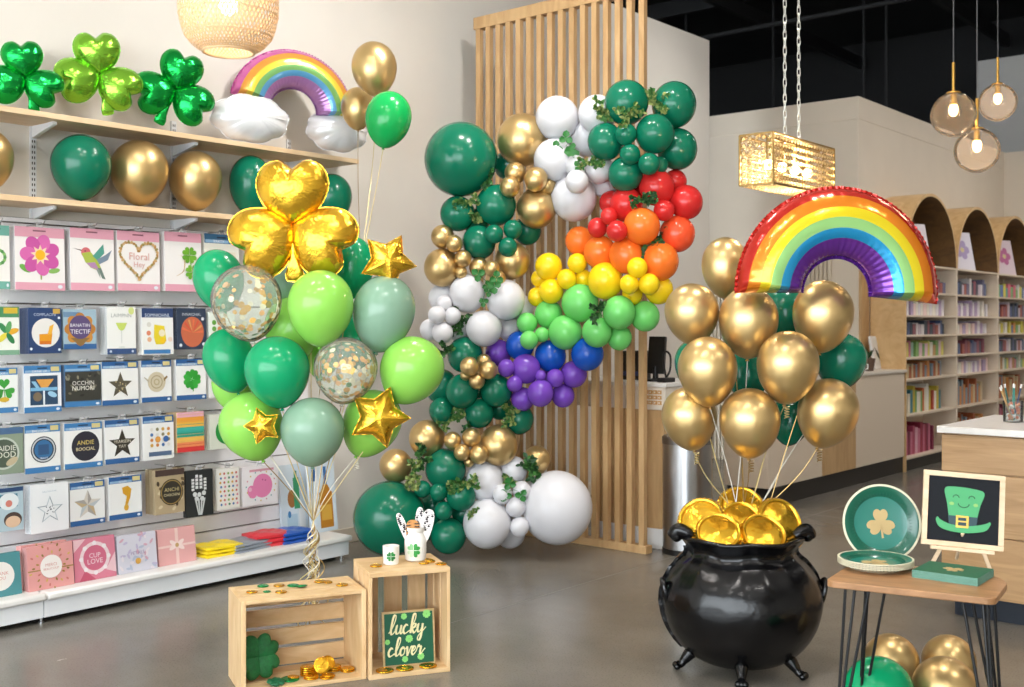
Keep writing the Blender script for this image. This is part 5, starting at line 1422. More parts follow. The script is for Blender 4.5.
def coin_in(t, x, y, z, lab, sc=1.15, rot=(0, 0, 0), green=False, group=GC2):
    o = link('foil_coin', COING if green else COIN, None, inside(t, x, y, z), (rot[0], rot[1], t.rotation_euler.z+rot[2]), (sc*1.22, sc*1.22, sc*1.1)); return tag(o, lab, 'coin', group)
e = .0076
for k in range(5): coin_in(C1, .035, .105, F1+k*e*1.0, 'gold coin %s in the stack nearest the felt clover' % ['at the bottom', 'second from the bottom', 'in the middle', 'second from the top', 'on top'][k], 1.2, (0, 0, k))
for k in range(2): coin_in(C1, .038, .055, F1+k*e, 'gold coin %s of the low pair in front of the stack' % ['lower', 'upper'][k], 1.25, (0, 0, k))
for k in range(5): coin_in(C1, .098, .125, F1+k*e, 'gold coin %s in the stack under the upright coins' % ['at the bottom', 'second from the bottom', 'in the middle', 'second from the top', 'on top'][k], 1.25, (0, 0, k+.5))
coin_in(C1, .09, .09, F1+.036, 'large gold coin leaning upright against the stack', 1.4, (math.radians(62), 0, 0))
coin_in(C1, .122, .105, F1+.04, 'gold coin leaning behind the large upright one', 1.2, (math.radians(50), .3, 0))
for k in range(3): coin_in(C1, .15, .12, F1+k*e, 'gold coin %s in the short stack towards the tall crate' % ['at the bottom', 'in the middle', 'on top'][k], 1.2, (0, 0, k))
for k in range(2): coin_in(C1, .2, .09, F1+k*e, 'gold coin %s of the outermost pair near the crate end' % ['lower', 'upper'][k], 1.2, (0, 0, k))
coin_in(C1, .098, .035, F1, 'single gold coin lying in front of the leaning coin', 1.2)
coin_in(C1, .105, .037, F1+e, 'gold coin lying slightly askew on the single front coin', 1.1, (0, .06, 0))
coin_in(C1, -.045, .07, F1, 'dark green coin lying beside the felt clover', 1.5, (0, 0, 0), True, 'green coins inside the low crate')
coin_in(C1, -.03, .074, F1+.008, 'gold coin lying on the dark green coin beside the felt clover', .95, (0, .08, 0))
# felt clovers -----------------------------------------------------------------
FELT = mat('green_glitter', '#106631', .55, bump=.5, bscale=220, var=.25, vscale=60); FELT2 = mat('green_glitter_dark', '#0e5f3a', .5, bump=.5, bscale=220, var=.25, vscale=60)
def puffy_clover(name, lab, loc, rot, L, m, n=4):
    t = thing(name, lab, 'clover', loc); t.rotation_euler = rot
    for k in range(n):
        b = MB(); a = PI/4+2*PI*k/n; inflate(b, resample(lobe(L, a-PI/2, .98), 56), (L*.55*math.cos(a), L*.55*math.sin(a)), L*.2, 8, 20, .1, .01)
        b.build('leaf', m, t, ang=60)
    return t
q = inside(C1, -.162, .12, F1+.095); puffy_clover('felt_clover', 'upright dark green glitter clover inside the low crate', q, (math.radians(-10), 0, R1+.15), .094, FELT)
q = inside(C1, -.11, .035, F1+.012); puffy_clover('felt_clover', 'flat green glitter clover on the floor of the low crate', q, (math.radians(-80), 0, R1+.4), .036, FELT2)
# sign in the tall crate ---------------------------------------------------------
SW, SHh = .226, .228
sg = thing('wooden_sign', 'green wooden sign reading lucky clover in the tall crate', 'sign', inside(C2, .016, .068, .0205), R2); sg.rotation_euler = (math.radians(-7), 0, R2-.02)
m = MB(); m.box(-SW/2, SW/2, 0, .012, 0, SHh); m.build('backboard', wood('sign_wood', '#b89a6a', '#cbb083', (3, 8, 14)), sg, bevel=.002)
m = MB(); m.box(-SW/2+.009, SW/2-.009, -.003, .001, .009, SHh-.009); m.build('green_panel', mat('sign_green', '#0b5339', .55), sg)
GL = {'l': ([[(-.12, .15), (.15, .6), (.42, 1.5), (.4, 2.0), (.24, 2.02), (.12, 1.6), (.08, .5), (.2, .02), (.42, .15), (.58, .42)]], .55),
 'u': ([[(0, .45), (.12, .95), (.1, .35), (.25, .02), (.5, .25), (.62, .95), (.6, .3), (.72, .02), (.9, .3)]], .86),
 'c': ([[(.5, .8), (.35, .98), (.1, .7), (.06, .3), (.25, .02), (.5, .12), (.74, .3)]], .82),
 'k': ([[(-.1, .2), (.15, .6), (.42, 1.5), (.4, 2.0), (.24, 2.02), (.12, 1.6), (.08, 0)], [(.08, .5), (.3, .92), (.52, .95), (.5, .68), (.15, .5)], [(.18, .52), (.38, .1), (.52, .02), (.72, .35)]], .72),
 'y': ([[(0, .45), (.12, .95), (.1, .35), (.25, .05), (.5, .3), (.62, .95)], [(.62, .95), (.6, -.3), (.45, -.8), (.24, -.7), (.32, -.3), (.75, .2), (1.02, .55)]], .95),
 'o': ([[(.35, .98), (.1, .7), (.08, .25), (.3, .02), (.55, .3), (.52, .8), (.35, .98), (.5, .78), (.75, .75)]], .7),
 'v': ([[(-.02, .75), (.1, .95), (.25, .05), (.32, .05), (.56, .95), (.74, .8)]], .66),
 'e': ([[(-.05, .3), (.3, .5), (.45, .8), (.3, .98), (.1, .7), (.08, .25), (.3, .02), (.62, .45)]], .6),
 'r': ([[(0, .45), (.12, .98), (.22, 1.08), (.26, .85), (.5, .86), (.46, .3), (.56, .02), (.8, .35), (1.02, .65)]], .9)}
def script_word(m, word, x0, z0, s, slant=.18):
    x = x0
    for ch in word:
        strokes, adv = GL[ch]
        for st in strokes:
            p = smooth_line([Vector((x+(a+slant*b)*s, -.0045, z0+b*s)) for a, b in st], 5); n = len(p); vs = []; fs = []
            for i, v in enumerate(p):
                d = (p[min(i+1, n-1)]-p[max(i-1, 0)]).normalized(); w = .0021+(.0022 if d.z < -.3 else 0)
                nn = Vector((-d.z, 0, d.x))*w; vs += [v+nn, v-nn, v+nn+Vector((0, .0025, 0)), v-nn+Vector((0, .0025, 0))]
            for i in range(n-1):
                k = 4*i; fs += [(k, k+1, k+5, k+4), (k, k+4, k+6, k+2), (k+1, k+3, k+7, k+5)]
            m.add(vs, fs)
        x += adv*s
m = MB(); script_word(m, 'lucky', -.083, .134, .0385); script_word(m, 'clover', -.094, .045, .0362); m.build('lettering', mat('sign_letters', '#e5dcab', .5), sg, smooth=False)
for u, v, L in ((-.02, .205, .013), (.078, .208, .017), (-.093, .105, .011), (.0, .112, .016), (-.02, .03, .013), (.048, .036, .015)):
    m = MB()
    for k in range(5): m.flat(heart(u, v, L, 2*PI*k/5, 16), -.0042)
    m.build('clover_motif', paint('#93e07a'), sg, smooth=False)
for i, x in enumerate((-.1, -.015, .085)): coin_in(C2, x, .03, .0205, ['gold coin before the sign at its low crate side', 'gold coin before the middle of the lucky clover sign', 'gold coin before the sign at its outer side'][i], 1.5, (0, 0, i), False, 'gold coins before the lucky clover sign')
# mug, jar, cookies ----------------------------------------------------------------
CER = mat('white_ceramic', '#ebe8e2', .3, coat=.3)
def decal_clover(m, L, R, z, leafs, mi0):
    """clover printed on a cylinder of radius R at height z, facing -y"""
    for k, c in enumerate(leafs):
        a = PI/4+2*PI*k/len(leafs); o = resample(heart(0, 0, L, a-PI/2, 32), 24)
        ctr = (L*.55*math.cos(a), L*.55*math.sin(a)); pts = [ctr]+o
        m.add([(R*math.sin(x/R), -R*math.cos(x/R), z+y) for x, y in pts], [(0, i+1, (i+1) % 24+1) for i in range(24)], mi0+c)
q = PH(391, 564, H2); t = thing('clover_mug', 'small white cup with a green four-leaf clover on the tall crate', 'cup', (q.x, q.y, H2), YAW+.1)
m = MB(); m.lathe([(.028, 0), (.032, .004), (.0345, .04), (.035, .078), (.0325, .078), (.031, .01), (.0001, .008)], 32, cap1=False); m.build('cup_body', CER, t)
m = MB(); decal_clover(m, .020, .0352, .038, (0, 1, 0, 1), 0); m.build('clover_print', [paint('#2f8f45'), paint('#237a38')], t, smooth=False)
q = PH(415.5, 560, H2); JZ = H2; t = thing('ceramic_jar', 'white ceramic jar with clover print holding patterned cookies on the tall crate', 'jar', (q.x, q.y, JZ), YAW-.1)
m = MB(); m.lathe([(.036, 0), (.044, .006), (.047, .04), (.047, .085), (.043, .10), (.034, .115), (.033, .122), (.038, .13), (.038, .142), (.034, .142), (.03, .12), (.03, .03)], 36, cap1=False); m.build('jar_body', CER, t)
m = MB(); decal_clover(m, .030, .0478, .050, (0, 1, 2, 0), 0); m.build('clover_print', [paint('#2f9a3f'), paint('#8fc98f'), paint('#cfe3c4')], t, smooth=False)
jar = q
CK = mat('white_icing', '#f0ece8', .5); SP = paint('#2c2326'); TIG = mat('tiger_icing', '#c58a4a', .55)
def cookie(lab, dx, lean, L, w, tiger=False, dy=0.0, z=.06):
    m = MB(); o = []
    for i in range(26):
        a = 2*PI*i/26; ca, sa = math.cos(a), math.sin(a); x = w*math.copysign(abs(ca)**.75, ca)*(1+.12*sa); y = L*.5+L*.5*math.copysign(abs(sa)**.85, sa); o.append((x, y))
    m.prism(o, -.003, .003, 0)
    rnd = random.Random(int(dx*1000)+7)
    if tiger:
        for k in range(9):
            y = L*(.45+.055*k); s = (-1)**k; m.flat([(s*w*.95, y), (s*w*.1, y-.006), (s*w*.95, y-.008)], -.0034, 1); m.flat([(-s*w*.7, y), (-s*w*.1, y+.005), (-s*w*.5, y+.006)], -.0034, 1)
    else:
        for k in range(9):
            x, y = rnd.uniform(-w*.6, w*.6), L*(.45+.5*(k/9)); m.flat(circ(x, y, .0058, .005, 8), -.0034, 1)
            for j in range(3): m.flat(circ(x-.006+.006*j, y+.008, .0022, .0028, 6), -.0034, 1)
    r = m.build('iced_cookie', [TIG if tiger else CK, SP], None, (jar.x+RGT.x*dx+FWD.x*dy, jar.y+RGT.y*dx+FWD.y*dy, JZ+z), (0, math.radians(lean), YAW), smooth=False, bevel=.001)
    tag(r, lab, 'cookie', 'iced cookies in the ceramic jar')
cookie('white iced cookie with dark paw prints leaning farthest to the mug side', -.020, -22, .152, .016, False, .004)
cookie('white iced cookie with dark paw prints standing upright in the jar', .008, 4, .166, .018, False, .014)
cookie('wide white iced cookie with dark paw prints leaning away from the mug', .022, 15, .163, .028, False, .002)
cookie('short tiger striped cookie at the front of the jar', -.006, -3, .115, .03, True, -.012)
GC3 = 'gold coins on the tall crate'
coin(376, 566.5, H2, 'gold coin at the mug side corner of the tall crate top', sc=1.25, group=GC3)
coin(424, 563.5, H2, 'gold coin in front of the jar on the tall crate', sc=1.1, group=GC3)
coin(430, 561, H2+.004, 'gold coin tilted on its neighbour in front of the jar', sc=1.1, rot=(.15, .2, 1), group=GC3)
coin(441, 564.5, H2, 'gold coin at the outer corner of the tall crate top', sc=1.15, group=GC3)
# ================================================================ CAULDRON
pc = POTC; t = thing('cauldron_balloon', 'big black foil cauldron on three-toed feet filled with foil coins', 'cauldron', (pc.x, pc.y, 0), YAW)
k = ZC/F
prof = [(.03, .022), (.11, .026), (.19, .05), (.26, .105), (.312, .185), (.336, .27), (.334, .335), (.312, .40), (.272, .455), (.240, .482), (.230, .502), (.236, .524), (.252, .545), (.262, .556), (.262, .566), (.25, .570), (.232, .560), (.215, .53)]
pp = smooth_line([Vector((r, z, 0)) for r, z in prof], 4); m = MB(); n = 96; vs = []; fs = []
for v in pp:
    for i in range(n):
        a = 2*PI*i/n; z = v.y
        w = max(0, 1-abs(z-.5)/.13); w2 = max(0, 1-abs(z-.3)/.2)
        r = v.x*(1-.030*w*abs(math.sin(a*9+.4*math.sin(3*a)))-.006*w2*math.sin(a*14))
        vs.append((r*math.cos(a), r*math.sin(a), z+.006*w*math.sin(a*7)))
for j in range(len(pp)-1):
    for i in range(n): a, b = j*n+i, j*n+(i+1) % n; fs.append((a, b, b+n, a+n))
fs.append(tuple(reversed(range(n)))); fs.append(tuple(range((len(pp)-1)*n, len(pp)*n)))
m.add(vs, fs); m.build('body', BLACKF, t, ang=60)
# crimped seam down both sides and at the rim
for s in (-1, 1):
    m = MB(); pts = [v for v in pp if .08 < v.y < .52]; vs = []; fs = []
    for i, v in enumerate(pts):
        vs += [(s*(v.x-.004), 0, v.y), (s*(v.x+.013), .006*math.sin(i*2.1), v.y)]
    for i in range(len(pts)-1): fs.append((2*i, 2*i+1, 2*i+3, 2*i+2))
    m.add(vs, fs); m.build('seam', BLACKF, t)
for s in (-1, 1):
    m = MB(); pts = smooth_line([(s*.215, -.05, .565), (s*.24, -.045, .582), (s*.265, -.03, .588), (s*.278, -.02, .575), (s*.28, -.015, .565)], 5); m.tube(pts, .026, 14, rs=[.02+.014*math.sin(PI*.5*i/(len(pts)-1)) for i in range(len(pts))]); m.sphere((s*.276, -.018, .566), .034, 16, 10, sz=(.8, 1, .9)); m.build('rim_lug', BLACKF, t)
    m = MB(); pts = [(s*(.330+.010*math.sin(a)), -.05+.03*math.cos(a), .335+.05*math.sin(a)) for a in [2*PI*i/24 for i in range(24)]]; m.tube(pts, .011, 10, closed=True); m.build('ring_handle', BLACKF, t)
for a in (-101, -36, 184, 88):
    d = Vector((math.cos(math.radians(a)), math.sin(math.radians(a)), 0)); m = MB()
    pts = [d*.18+Vector((0, 0, .10)), d*.215+Vector((0, 0, .07)), d*.24+Vector((0, 0, .042)), d*.256+Vector((0, 0, .024)), d*.27+Vector((0, 0, .019))]
    m.tube(smooth_line(pts, 4), .03, 12, rs=[.036-.019*min(1, i/10) for i in range(17)]); w = Vector((-d.y, d.x, 0))
    ft = m.build('foot', BLACKF, t)
    for s in (-1, 0, 1): m = MB(); m.sphere(d*.277+w*.014*s+Vector((0, 0, .015)), .0145, 12, 8); m.build('toe', BLACKF, ft)
# foil coins in the mouth
def big_coin(px, py, dz, R, pitch, yaw, lab, roll=0):
    c = P(px, py, ZC+dz); o = []
    m = MB(); prof = []
    T = .017
    m.lathe([(.0001, -T*1.25), (R*.5, -T*1.2), (R*.74, -T*1.0), (R*.79, -T*.85), (R*.84, -T*1.25), (R*.90, -T*1.3), (R*.97, -T*.8), (R, 0), (R*.97, T*.8), (R*.90, T*1.3), (R*.84, T*1.25), (R*.79, T*.85), (R*.74, T), (.0001, T*1.25)], 48, 0, Matrix.Rotation(PI/2, 4, 'X'), cap0=False, cap1=False)
    vs = []; fs = []
    for i in range(144):
        a = 2*PI*i/144
        for r in (R*.995, R*1.03): vs.append((r*math.cos(a), .004*math.sin(i*1.7)*(r > R), r*math.sin(a)))
    for i in range(144): a, b = 2*i, 2*((i+1) % 144); fs.append((a, a+1, b+1, b))
    m.add(vs, fs)
    x = m.build('foil_coin_balloon', GOLDF, None, c, (math.radians(pitch), math.radians(roll), YAW+math.radians(yaw)), ang=50); tag(x, lab, 'coin', 'foil coins in the cauldron')
big_coin(701.5, 521, .02, .102, -30, -24, 'gold foil coin at the slat screen side of the cauldron')
big_coin(741.5, 508, .13, .103, -38, 0, 'gold foil coin standing highest at the back of the cauldron')
big_coin(779, 521, .04, .103, -30, 20, 'gold foil coin at the table side of the cauldron')
big_coin(741, 521, .02, .09, -40, 3, 'gold foil coin in the very middle of the cauldron mouth')
big_coin(718.5, 534, -.07, .098, -42, -8, 'gold foil coin in front on the slat screen side of the cauldron')
big_coin(763.5, 535, -.07, .098, -42, 8, 'gold foil coin in front on the table side of the cauldron')
big_coin(790, 530, .10, .08, -25, 40, 'gold foil coin almost hidden behind the table side one')
# ================================================================ SIDE TABLE
HT = .60
fl = PH(825.5, 580.5, HT); frp = PH(996, 599, HT); d = frp-fl; TW = d.length; rt = math.atan2(d.y, d.x); mid = (fl+frp)/2
t = thing('side_table', 'small walnut side table with black hairpin legs', 'table', (mid.x, mid.y, 0), rt)
TD = .38; o = []
def rc(cx, cy, r, a0, a1, n=10): return [(cx+r*math.cos(math.radians(a0+(a1-a0)*i/n)), cy+r*math.sin(math.radians(a0+(a1-a0)*i/n))) for i in range(n+1)]
r = .03; o = rc(-TW/2+r, r, r, 180, 270)+rc(TW/2-r, r, r, 270, 360)+rc(TW/2+.012-.15, TD-.15, .15, 0, 90)+rc(-TW/2+.06-.0, TD-.04, .04, 90, 180)
m = MB(); N = len(o); m.add([(x, y, HT-.022) for x, y in o]+[(x, y, HT) for x, y in o], [tuple(reversed(range(N))), tuple(range(N, 2*N))]+[(i, (i+1) % N, (i+1) % N+N, i+N) for i in range(N)])
m.build('tabletop', WALNUT, t, bevel=.003)
for (x, y, s1, s2) in ((-TW/2+.055, .05, 1, 1), (TW/2-.03, .05, -1, 1), (-TW/2+.07, TD-.06, 1, -1), (TW/2-.035, TD-.085, -1, -1)):
    m = MB(); fx, fy = x-s1*.03, y-s2*.02
    for (ax, ay) in ((x, y), (x+s1*.075, y+s2*.01), (x+s1*.02, y+s2*.06)):
        m.tube([(ax, ay, HT-.022), (fx+(ax-x)*.06, fy+(ay-y)*.06, .012)], .0052, 10)
    m.box(x-.02*1, x+.02+s1*.06 if s1 > 0 else x+.02, y-.02, y+.02+(.05 if s2 > 0 else 0), HT-.026, HT-.021) if s1 > 0 else m.box(x-.08, x+.02, y-.02, y+.02+(.05 if s2 > 0 else 0), HT-.026, HT-.021)
    m.sphere((fx, fy, .012), .012, 10, 8); m.build('leg', BLACKM, t)
# plates -----------------------------------------------------------------------
PG = mat('plate_green', '#0a5844', .28, coat=.4); PGI = mat('plate_green_light', '#1d7264', .3, coat=.4); PRIM = mat('plate_rim_cream', '#d8d2b6', .4); GLIT = mat('gold_glitter', '#d6ba85', .4, metal=.5, bump=.6, bscale=400)
def plate_mesh(R):
    m = MB(); pr = [(.0001, -.001), (R*.66, -.001), (R*.70, .0), (R*.82, .013), (R*.98, .017), (R, .0165)]
    top = [(.0001, .0015), (R*.64, .0015), (R*.68, .003), (R*.81, .0155), (R*.945, .0195)]
    m.lathe(pr, 64, 2, cap0=False, cap1=False); m.lathe(top[:3], 64, 1, cap0=False, cap1=False); m.lathe(top[2:], 64, 0, cap0=False, cap1=False); m.lathe([(R*.945, .0195), (R, .0195), (R, .0165)], 64, 2, cap0=False, cap1=False)
    for k in range(60): a = 2*PI*k/60; m.box(R*.7, R*.93, -.0008, .0008, -.0005, .0005, 0, Matrix.Rotation(a, 4, 'Z') @ Matrix.Translation((0, 0, .0)) @ Matrix.Translation((0, 0, .0125)) @ Matrix.Rotation(0, 4, 'Y'))
    return m
def plate_clover(L):
    c = MB()
    for kk in range(3):
        a = PI/2+2*PI*kk/3; pts = lobe(L, a-PI/2, .95); c.add([(x, y, .0026) for x, y in pts], [tuple(range(len(pts)))])
    c.add([(-.003, 0, .0026), (.003, 0, .0026), (.010, -L*1.05, .0026), (.002, -L*1.08, .0026)], [(0, 1, 2, 3)][::1])
    return c
GP_ = 'green party plates on the side table'
Rp = .130
pb = PH(875.5, 568, HT)
for i in range(4):
    root = thing('paper_plate', ['green paper plate at the bottom of the flat pile', 'green paper plate second from the bottom of the flat pile', 'green paper plate third from the bottom of the flat pile', 'green paper plate on top of the flat pile'][i], 'plate', (pb.x, pb.y, HT+.001+i*.0055), 0, GP_)
    plate_mesh(Rp*.985).build('dish', [PG, PGI, PRIM], root); 
    if i == 3: plate_clover(.05).build('gold_clover', GLIT, root, smooth=False)
pu = PH(882, 556, HT); Zu = depth(pu); 
root = thing('paper_plate', 'green paper plate with gold glitter clover standing upright behind the pile', 'plate', (0, 0, 0), 0, GP_)
Ru = 38.5/F*(Zu+.05); root.location = P(880.5, 523, Zu+.05)
root.rotation_mode = 'XYZ'; root.rotation_euler = (math.radians(90-9), 0, YAW-.06)
plate_mesh(Ru).build('dish', [PG, PGI, PRIM], root); plate_clover(.052).build('gold_clover', GLIT, root, smooth=False)
# napkins ----------------------------------------------------------------------
qn = PH(953, 577, HT); NK = mat('napkin_green', '#175a3e', .6); NKE = mat('napkin_edge', '#7fae9f', .7)
for i in range(10):
    root = thing('paper_napkin', 'folded green paper napkin inside the stack' if 0 < i < 9 else ('folded green paper napkin at the bottom of the stack' if i == 0 else 'folded green paper napkin on top with gold clover'), 'napkin', (qn.x, qn.y, HT+.0003+i*.0026), rt+math.radians(-10)+.01*math.sin(i*3), 'napkins in the stack' if 0 < i < 9 else None)
    m = MB(); s = .106
    m.box(-s, s, -s*.86, s*.86, 0, .0022, 0); m.box(-s-.0004, s+.0004, -s*.86-.0004, s*.86+.0004, .0004, .0017, 1); m.build('sheet', [NK, NKE], root, smooth=False)
    if i == 9:
        c = plate_clover(.034); c.v = [(x, y, z) for x, y, z in c.v]; c.build('gold_clover', GLIT, root, (0, 0, .0002), (0, 0, 1.2), smooth=False)
# letter board on easel -----------------------------------------------------------
LW = .272; LH = .262
qb = PH(961, 567, HT); Zb = depth(qb)
root = thing('easel_sign', 'black felt letter board with smiling green hat on a pale easel', 'sign', (qb.x, qb.y, HT+.003), YAW+math.radians(-13)); root.rotation_euler.y = math.radians(3.5)
tilt = (math.radians(-10), 0, 0)
FRW = wood('board_frame', '#d3b693', '#e2c8a8', (3, 9, 9), .5); FEL = mat('black_felt', '#15171d', .9)
zb = .064
m = MB()
for (x0, x1, z0, z1) in ((-LW/2, LW/2, zb, zb+.018), (-LW/2, LW/2, zb+LH-.018, zb+LH), (-LW/2, -LW/2+.018, zb+.018, zb+LH-.018), (LW/2-.018, LW/2, zb+.018, zb+LH-.018)): m.box(x0, x1, -.012, .008, z0, z1)
m.build('frame', FRW, root, rot=tilt, bevel=.0015)
m = MB(); m.box(-LW/2+.016, LW/2-.016, -.004, .006, zb+.016, zb+LH-.016)
for i in range(34): z = zb+.02+i*.0067; m.box(-LW/2+.017, LW/2-.017, -.0065, -.003, z, z+.0042)
m.build('felt_board', FEL, root, rot=tilt)
HG, HG2, HB = mat('hat_green', '#479f66', .6), mat('hat_green_dark', '#2f9a57', .6), mat('hat_band', '#27424a', .6)
zc = zb+LH/2
m = MB()
crown = smooth_line([(-.046, -.035), (-.055, .02), (-.064, .07), (-.035, .08), (.035, .076), (.068, .064), (.056, .02), (.044, -.035)], 4)
m.prism([(p.x, zc+p.y) for p in crown], -.010, -.0065, 0)
brim = smooth_line([(-.085, -.03), (-.075, -.04), (-.045, -.052), (0, -.056), (.045, -.05), (.078, -.04), (.088, -.034), (.09, -.044), (.07, -.068), (.0, -.08), (-.07, -.07), (-.09, -.044)], 4, True)
m.prism([(p.x, zc+p.y) for p in brim], -.0115, -.0065, 1)
m.prism([(-.046, zc-.055), (.044, zc-.055), (.048, zc-.022), (-.050, zc-.022)], -.0105, -.0065, 2)
for (x0, x1, z0, z1) in ((-.024, .018, -.062, -.055), (-.024, .018, -.027, -.02), (-.024, -.017, -.055, -.027), (.011, .018, -.055, -.027), (-.017, .011, -.043, -.038)): m.prism([(x0, zc+z0), (x1, zc+z0), (x1, zc+z1), (x0, zc+z1)], -.0125, -.0065, 3)
for s in (-1, 1):
    e_ = [(s*.026+.010*math.cos(a), -.0112, zc+.042+.009*math.sin(a)) for a in [PI*i/8 for i in range(9)]]; m.tube(e_, .0014, 6, 4)
    m.flat(circ(s*.04, zc+.02, .008, .006), -.0112, 5)
m.tube([(.018*math.cos(a), -.0112, zc+.022+.013*math.sin(a)) for a in [PI+PI*i/10 for i in range(11)]], .0014, 6, 4)
m.build('green_hat', [HG, HG, HB, mat('buckle_gold', '#cfa84c', .4, metal=.4), paint('#15402a'), paint('#8fc06a')], root, rot=tilt, smooth=False)
m = MB(); m.box(-.105, .105, -.022, .006, zb-.014, zb-.001); m.build('ledge', FRW, root, rot=tilt, bevel=.0015)
for s in (-1, 1):
    m = MB(); m.prism([(s*.068-.007, zb), (s*.068+.007, zb), (s*.095+.007, .0), (s*.095-.007, 0)], -.002, .008); m.build('leg', FRW, root, rot=None, bevel=.001)
m = MB(); m.tube([(0, .01, zb+.05), (0, .10, .006)], .006, 8); m.build('leg', FRW, root)
# ================================================================ PENDANT LAMPS
def cord_top(c): return (4.40 if c.y < 7 else 6.2)-c.z
# woven lamp
cw = P(228.5, 6, 3.9); sw = 3.9/F
t = thing('woven_pendant', 'round woven pale rattan pendant lamp glowing above the wall shelf', 'pendant lamp', cw)
prof = [(24*sw, 58*sw), (33*sw, 52*sw), (44*sw, 36*sw), (49*sw, 10*sw), (48.5*sw, -10*sw), (44*sw, -28*sw), (35*sw, -40*sw), (25*sw, -46*sw)]
pf = smooth_line([Vector((r, z, 0)) for r, z in prof], 5)
RAT = mat('rattan', '#e2c093', .6)
m = MB(); NS = 64
for hand in (-1, 1):
    for k in range(NS):
        vs = []; fs = []
        for i, v in enumerate(pf):
            a = 2*PI*k/NS+hand*i*.040; rr = v.x+(.0012 if hand > 0 else -.0012)
            for da in (-.003, .003): vs.append((rr*math.cos(a+da/v.x), rr*math.sin(a+da/v.x), v.y))
        for i in range(len(pf)-1): fs.append((2*i, 2*i+1, 2*i+3, 2*i+2))
        m.add(vs, fs)
for i in (0, 8, 14, 20, 26, len(pf)-1):
    v = pf[i]; m.tube([(v.x*math.cos(a), v.x*math.sin(a), v.y) for a in [2*PI*j/64 for j in range(64)]], .0022, 5, closed=True)
m.build('woven_shade', RAT, t, smooth=False)
m = MB(); v = pf[-1]; m.tube([(v.x*math.cos(a), v.x*math.sin(a), v.y) for a in [2*PI*j/64 for j in range(64)]], .005, 8, closed=True); m.build('bottom_ring', RAT, t)
m = MB(); m.lathe([(.02, .03), (.02, .09)], 16); so = m.build('socket', BRASS, t)
m = MB(); m.sphere((0, 0, .0), .033, 20, 12); m.build('bulb', emit_mat('bulb_warm', '#ffdfae', 14), so)
m = MB(); m.tube([(0, 0, .09), (0, 0, cord_top(cw))], .004, 8); m.build('cord', BLACK, t)
# crystal box lamp
Zc = 5.1; near = P(773, 162, Zc); sL = .66; sS = .17; hh = 51/F*Zc
# long side runs along +Y, short side along -X from the near edge
cxx = Vector((near.x-sS/2, near.y+sL/2, near.z-hh/2+.138))
t = thing('crystal_pendant', 'rectangular crystal lattice pendant hanging on two chains above the foil rainbow', 'pendant lamp', cxx)
CHM = mat('champagne_metal', '#a98c58', .3, metal=.9); CRY = clear_mat('lamp_crystal', '#fff0d2', .75, '#fff0cf', .05, 1.3, True)
ringm = MB(); cryst = MB(); cs = .0295
def cell(c, ux, uy, nrm):
    n = 10; vs = []; fs = []
    for i in range(n):
        a = 2*PI*i/n
        for r in (cs*.40, cs*.5): vs.append(c+ux*(r*math.cos(a))+uy*(r*math.sin(a)))
    for i in range(n): a, b = 2*i, 2*((i+1) % n); fs.append((a, a+1, b+1, b))
    ringm.add(vs, fs)
    n = 6; vs = [c+nrm*.008, c-nrm*.008]+[c+ux*(cs*.38*math.cos(2*PI*i/n))+uy*(cs*.38*math.sin(2*PI*i/n)) for i in range(n)]
    cryst.add(vs, [(0, 2+i, 2+(i+1) % n) for i in range(n)]+[(1, 2+(i+1) % n, 2+i) for i in range(n)])
X_, Y_, Z_ = Vector((1, 0, 0)), Vector((0, 1, 0)), Vector((0, 0, 1))
nl, ns, nh = int(sL/cs), int(sS/cs), int(hh/cs)
for j in range(nh):
    z = -hh/2+(j+.5)*hh/nh
    for i in range(nl):
        y = -sL/2+(i+.5)*sL/nl
        for s in (-1, 1): cell(Vector((s*sS/2, y, z)), Y_, Z_, X_)
    for i in range(ns):
        x = -sS/2+(i+.5)*sS/ns
        for s in (-1, 1): cell(Vector((x, s*sL/2, z)), X_, Z_, Y_)
for i in range(nl):
    for j in range(ns): cell(Vector((-sS/2+(j+.5)*sS/ns, -sL/2+(i+.5)*sL/nl, -hh/2)), X_, Y_, Z_)
ringm.build('lattice', CHM, t); oc = cryst.build('crystals', CRY, t, smooth=False); oc['kind'] = 'stuff'
m = MB()
for z in (-hh/2, hh/2):
    for s in (-1, 1): m.box(s*sS/2-.004, s*sS/2+.004, -sL/2, sL/2, z-.004, z+.004); m.box(-sS/2, sS/2, s*sL/2-.004, s*sL/2+.004, z-.004, z+.004)
for a in (-1, 1):
    for b in (-1, 1): m.box(a*sS/2-.004, a*sS/2+.004, b*sL/2-.004, b*sL/2+.004, -hh/2, hh/2)
m.box(-.012, .012, -sL/2, sL/2, hh/2-.006, hh/2+.006)
m.build('frame', CHM, t)
for i in range(4):
    y = -sL/2+sL*(i+.9)/4.8; m = MB(); m.sphere((0, y, -.01), .024, 16, 10); m.build('bulb', emit_mat('bulb_warm2', '#ffd9a0', 16), t)
    m = MB(); m.lathe([(.012, .01), (.012, hh/2)], 12, 0, Matrix.Translation((0, y, 0))); m.build('socket', CHM, t)
for yy in (-.04, .11):
    m = MB(); z = hh/2; k = 0
    while z < cord_top(cxx)-.04:
        pts = []
        for i in range(12):
            a = 2*PI*i/12; u = .0075*math.cos(a); w = .018*math.sin(a)+.008*(1 if math.sin(a) > 0 else -1)
            pts.append((u if k % 2 else 0, yy+(0 if k % 2 else u), z+.02+w))
        m.tube(pts, .0022, 6, closed=True); z += .038; k += 1
    m.build('chain', mat('chain_silver', '#c9c7bf', .3, metal=.8), t)
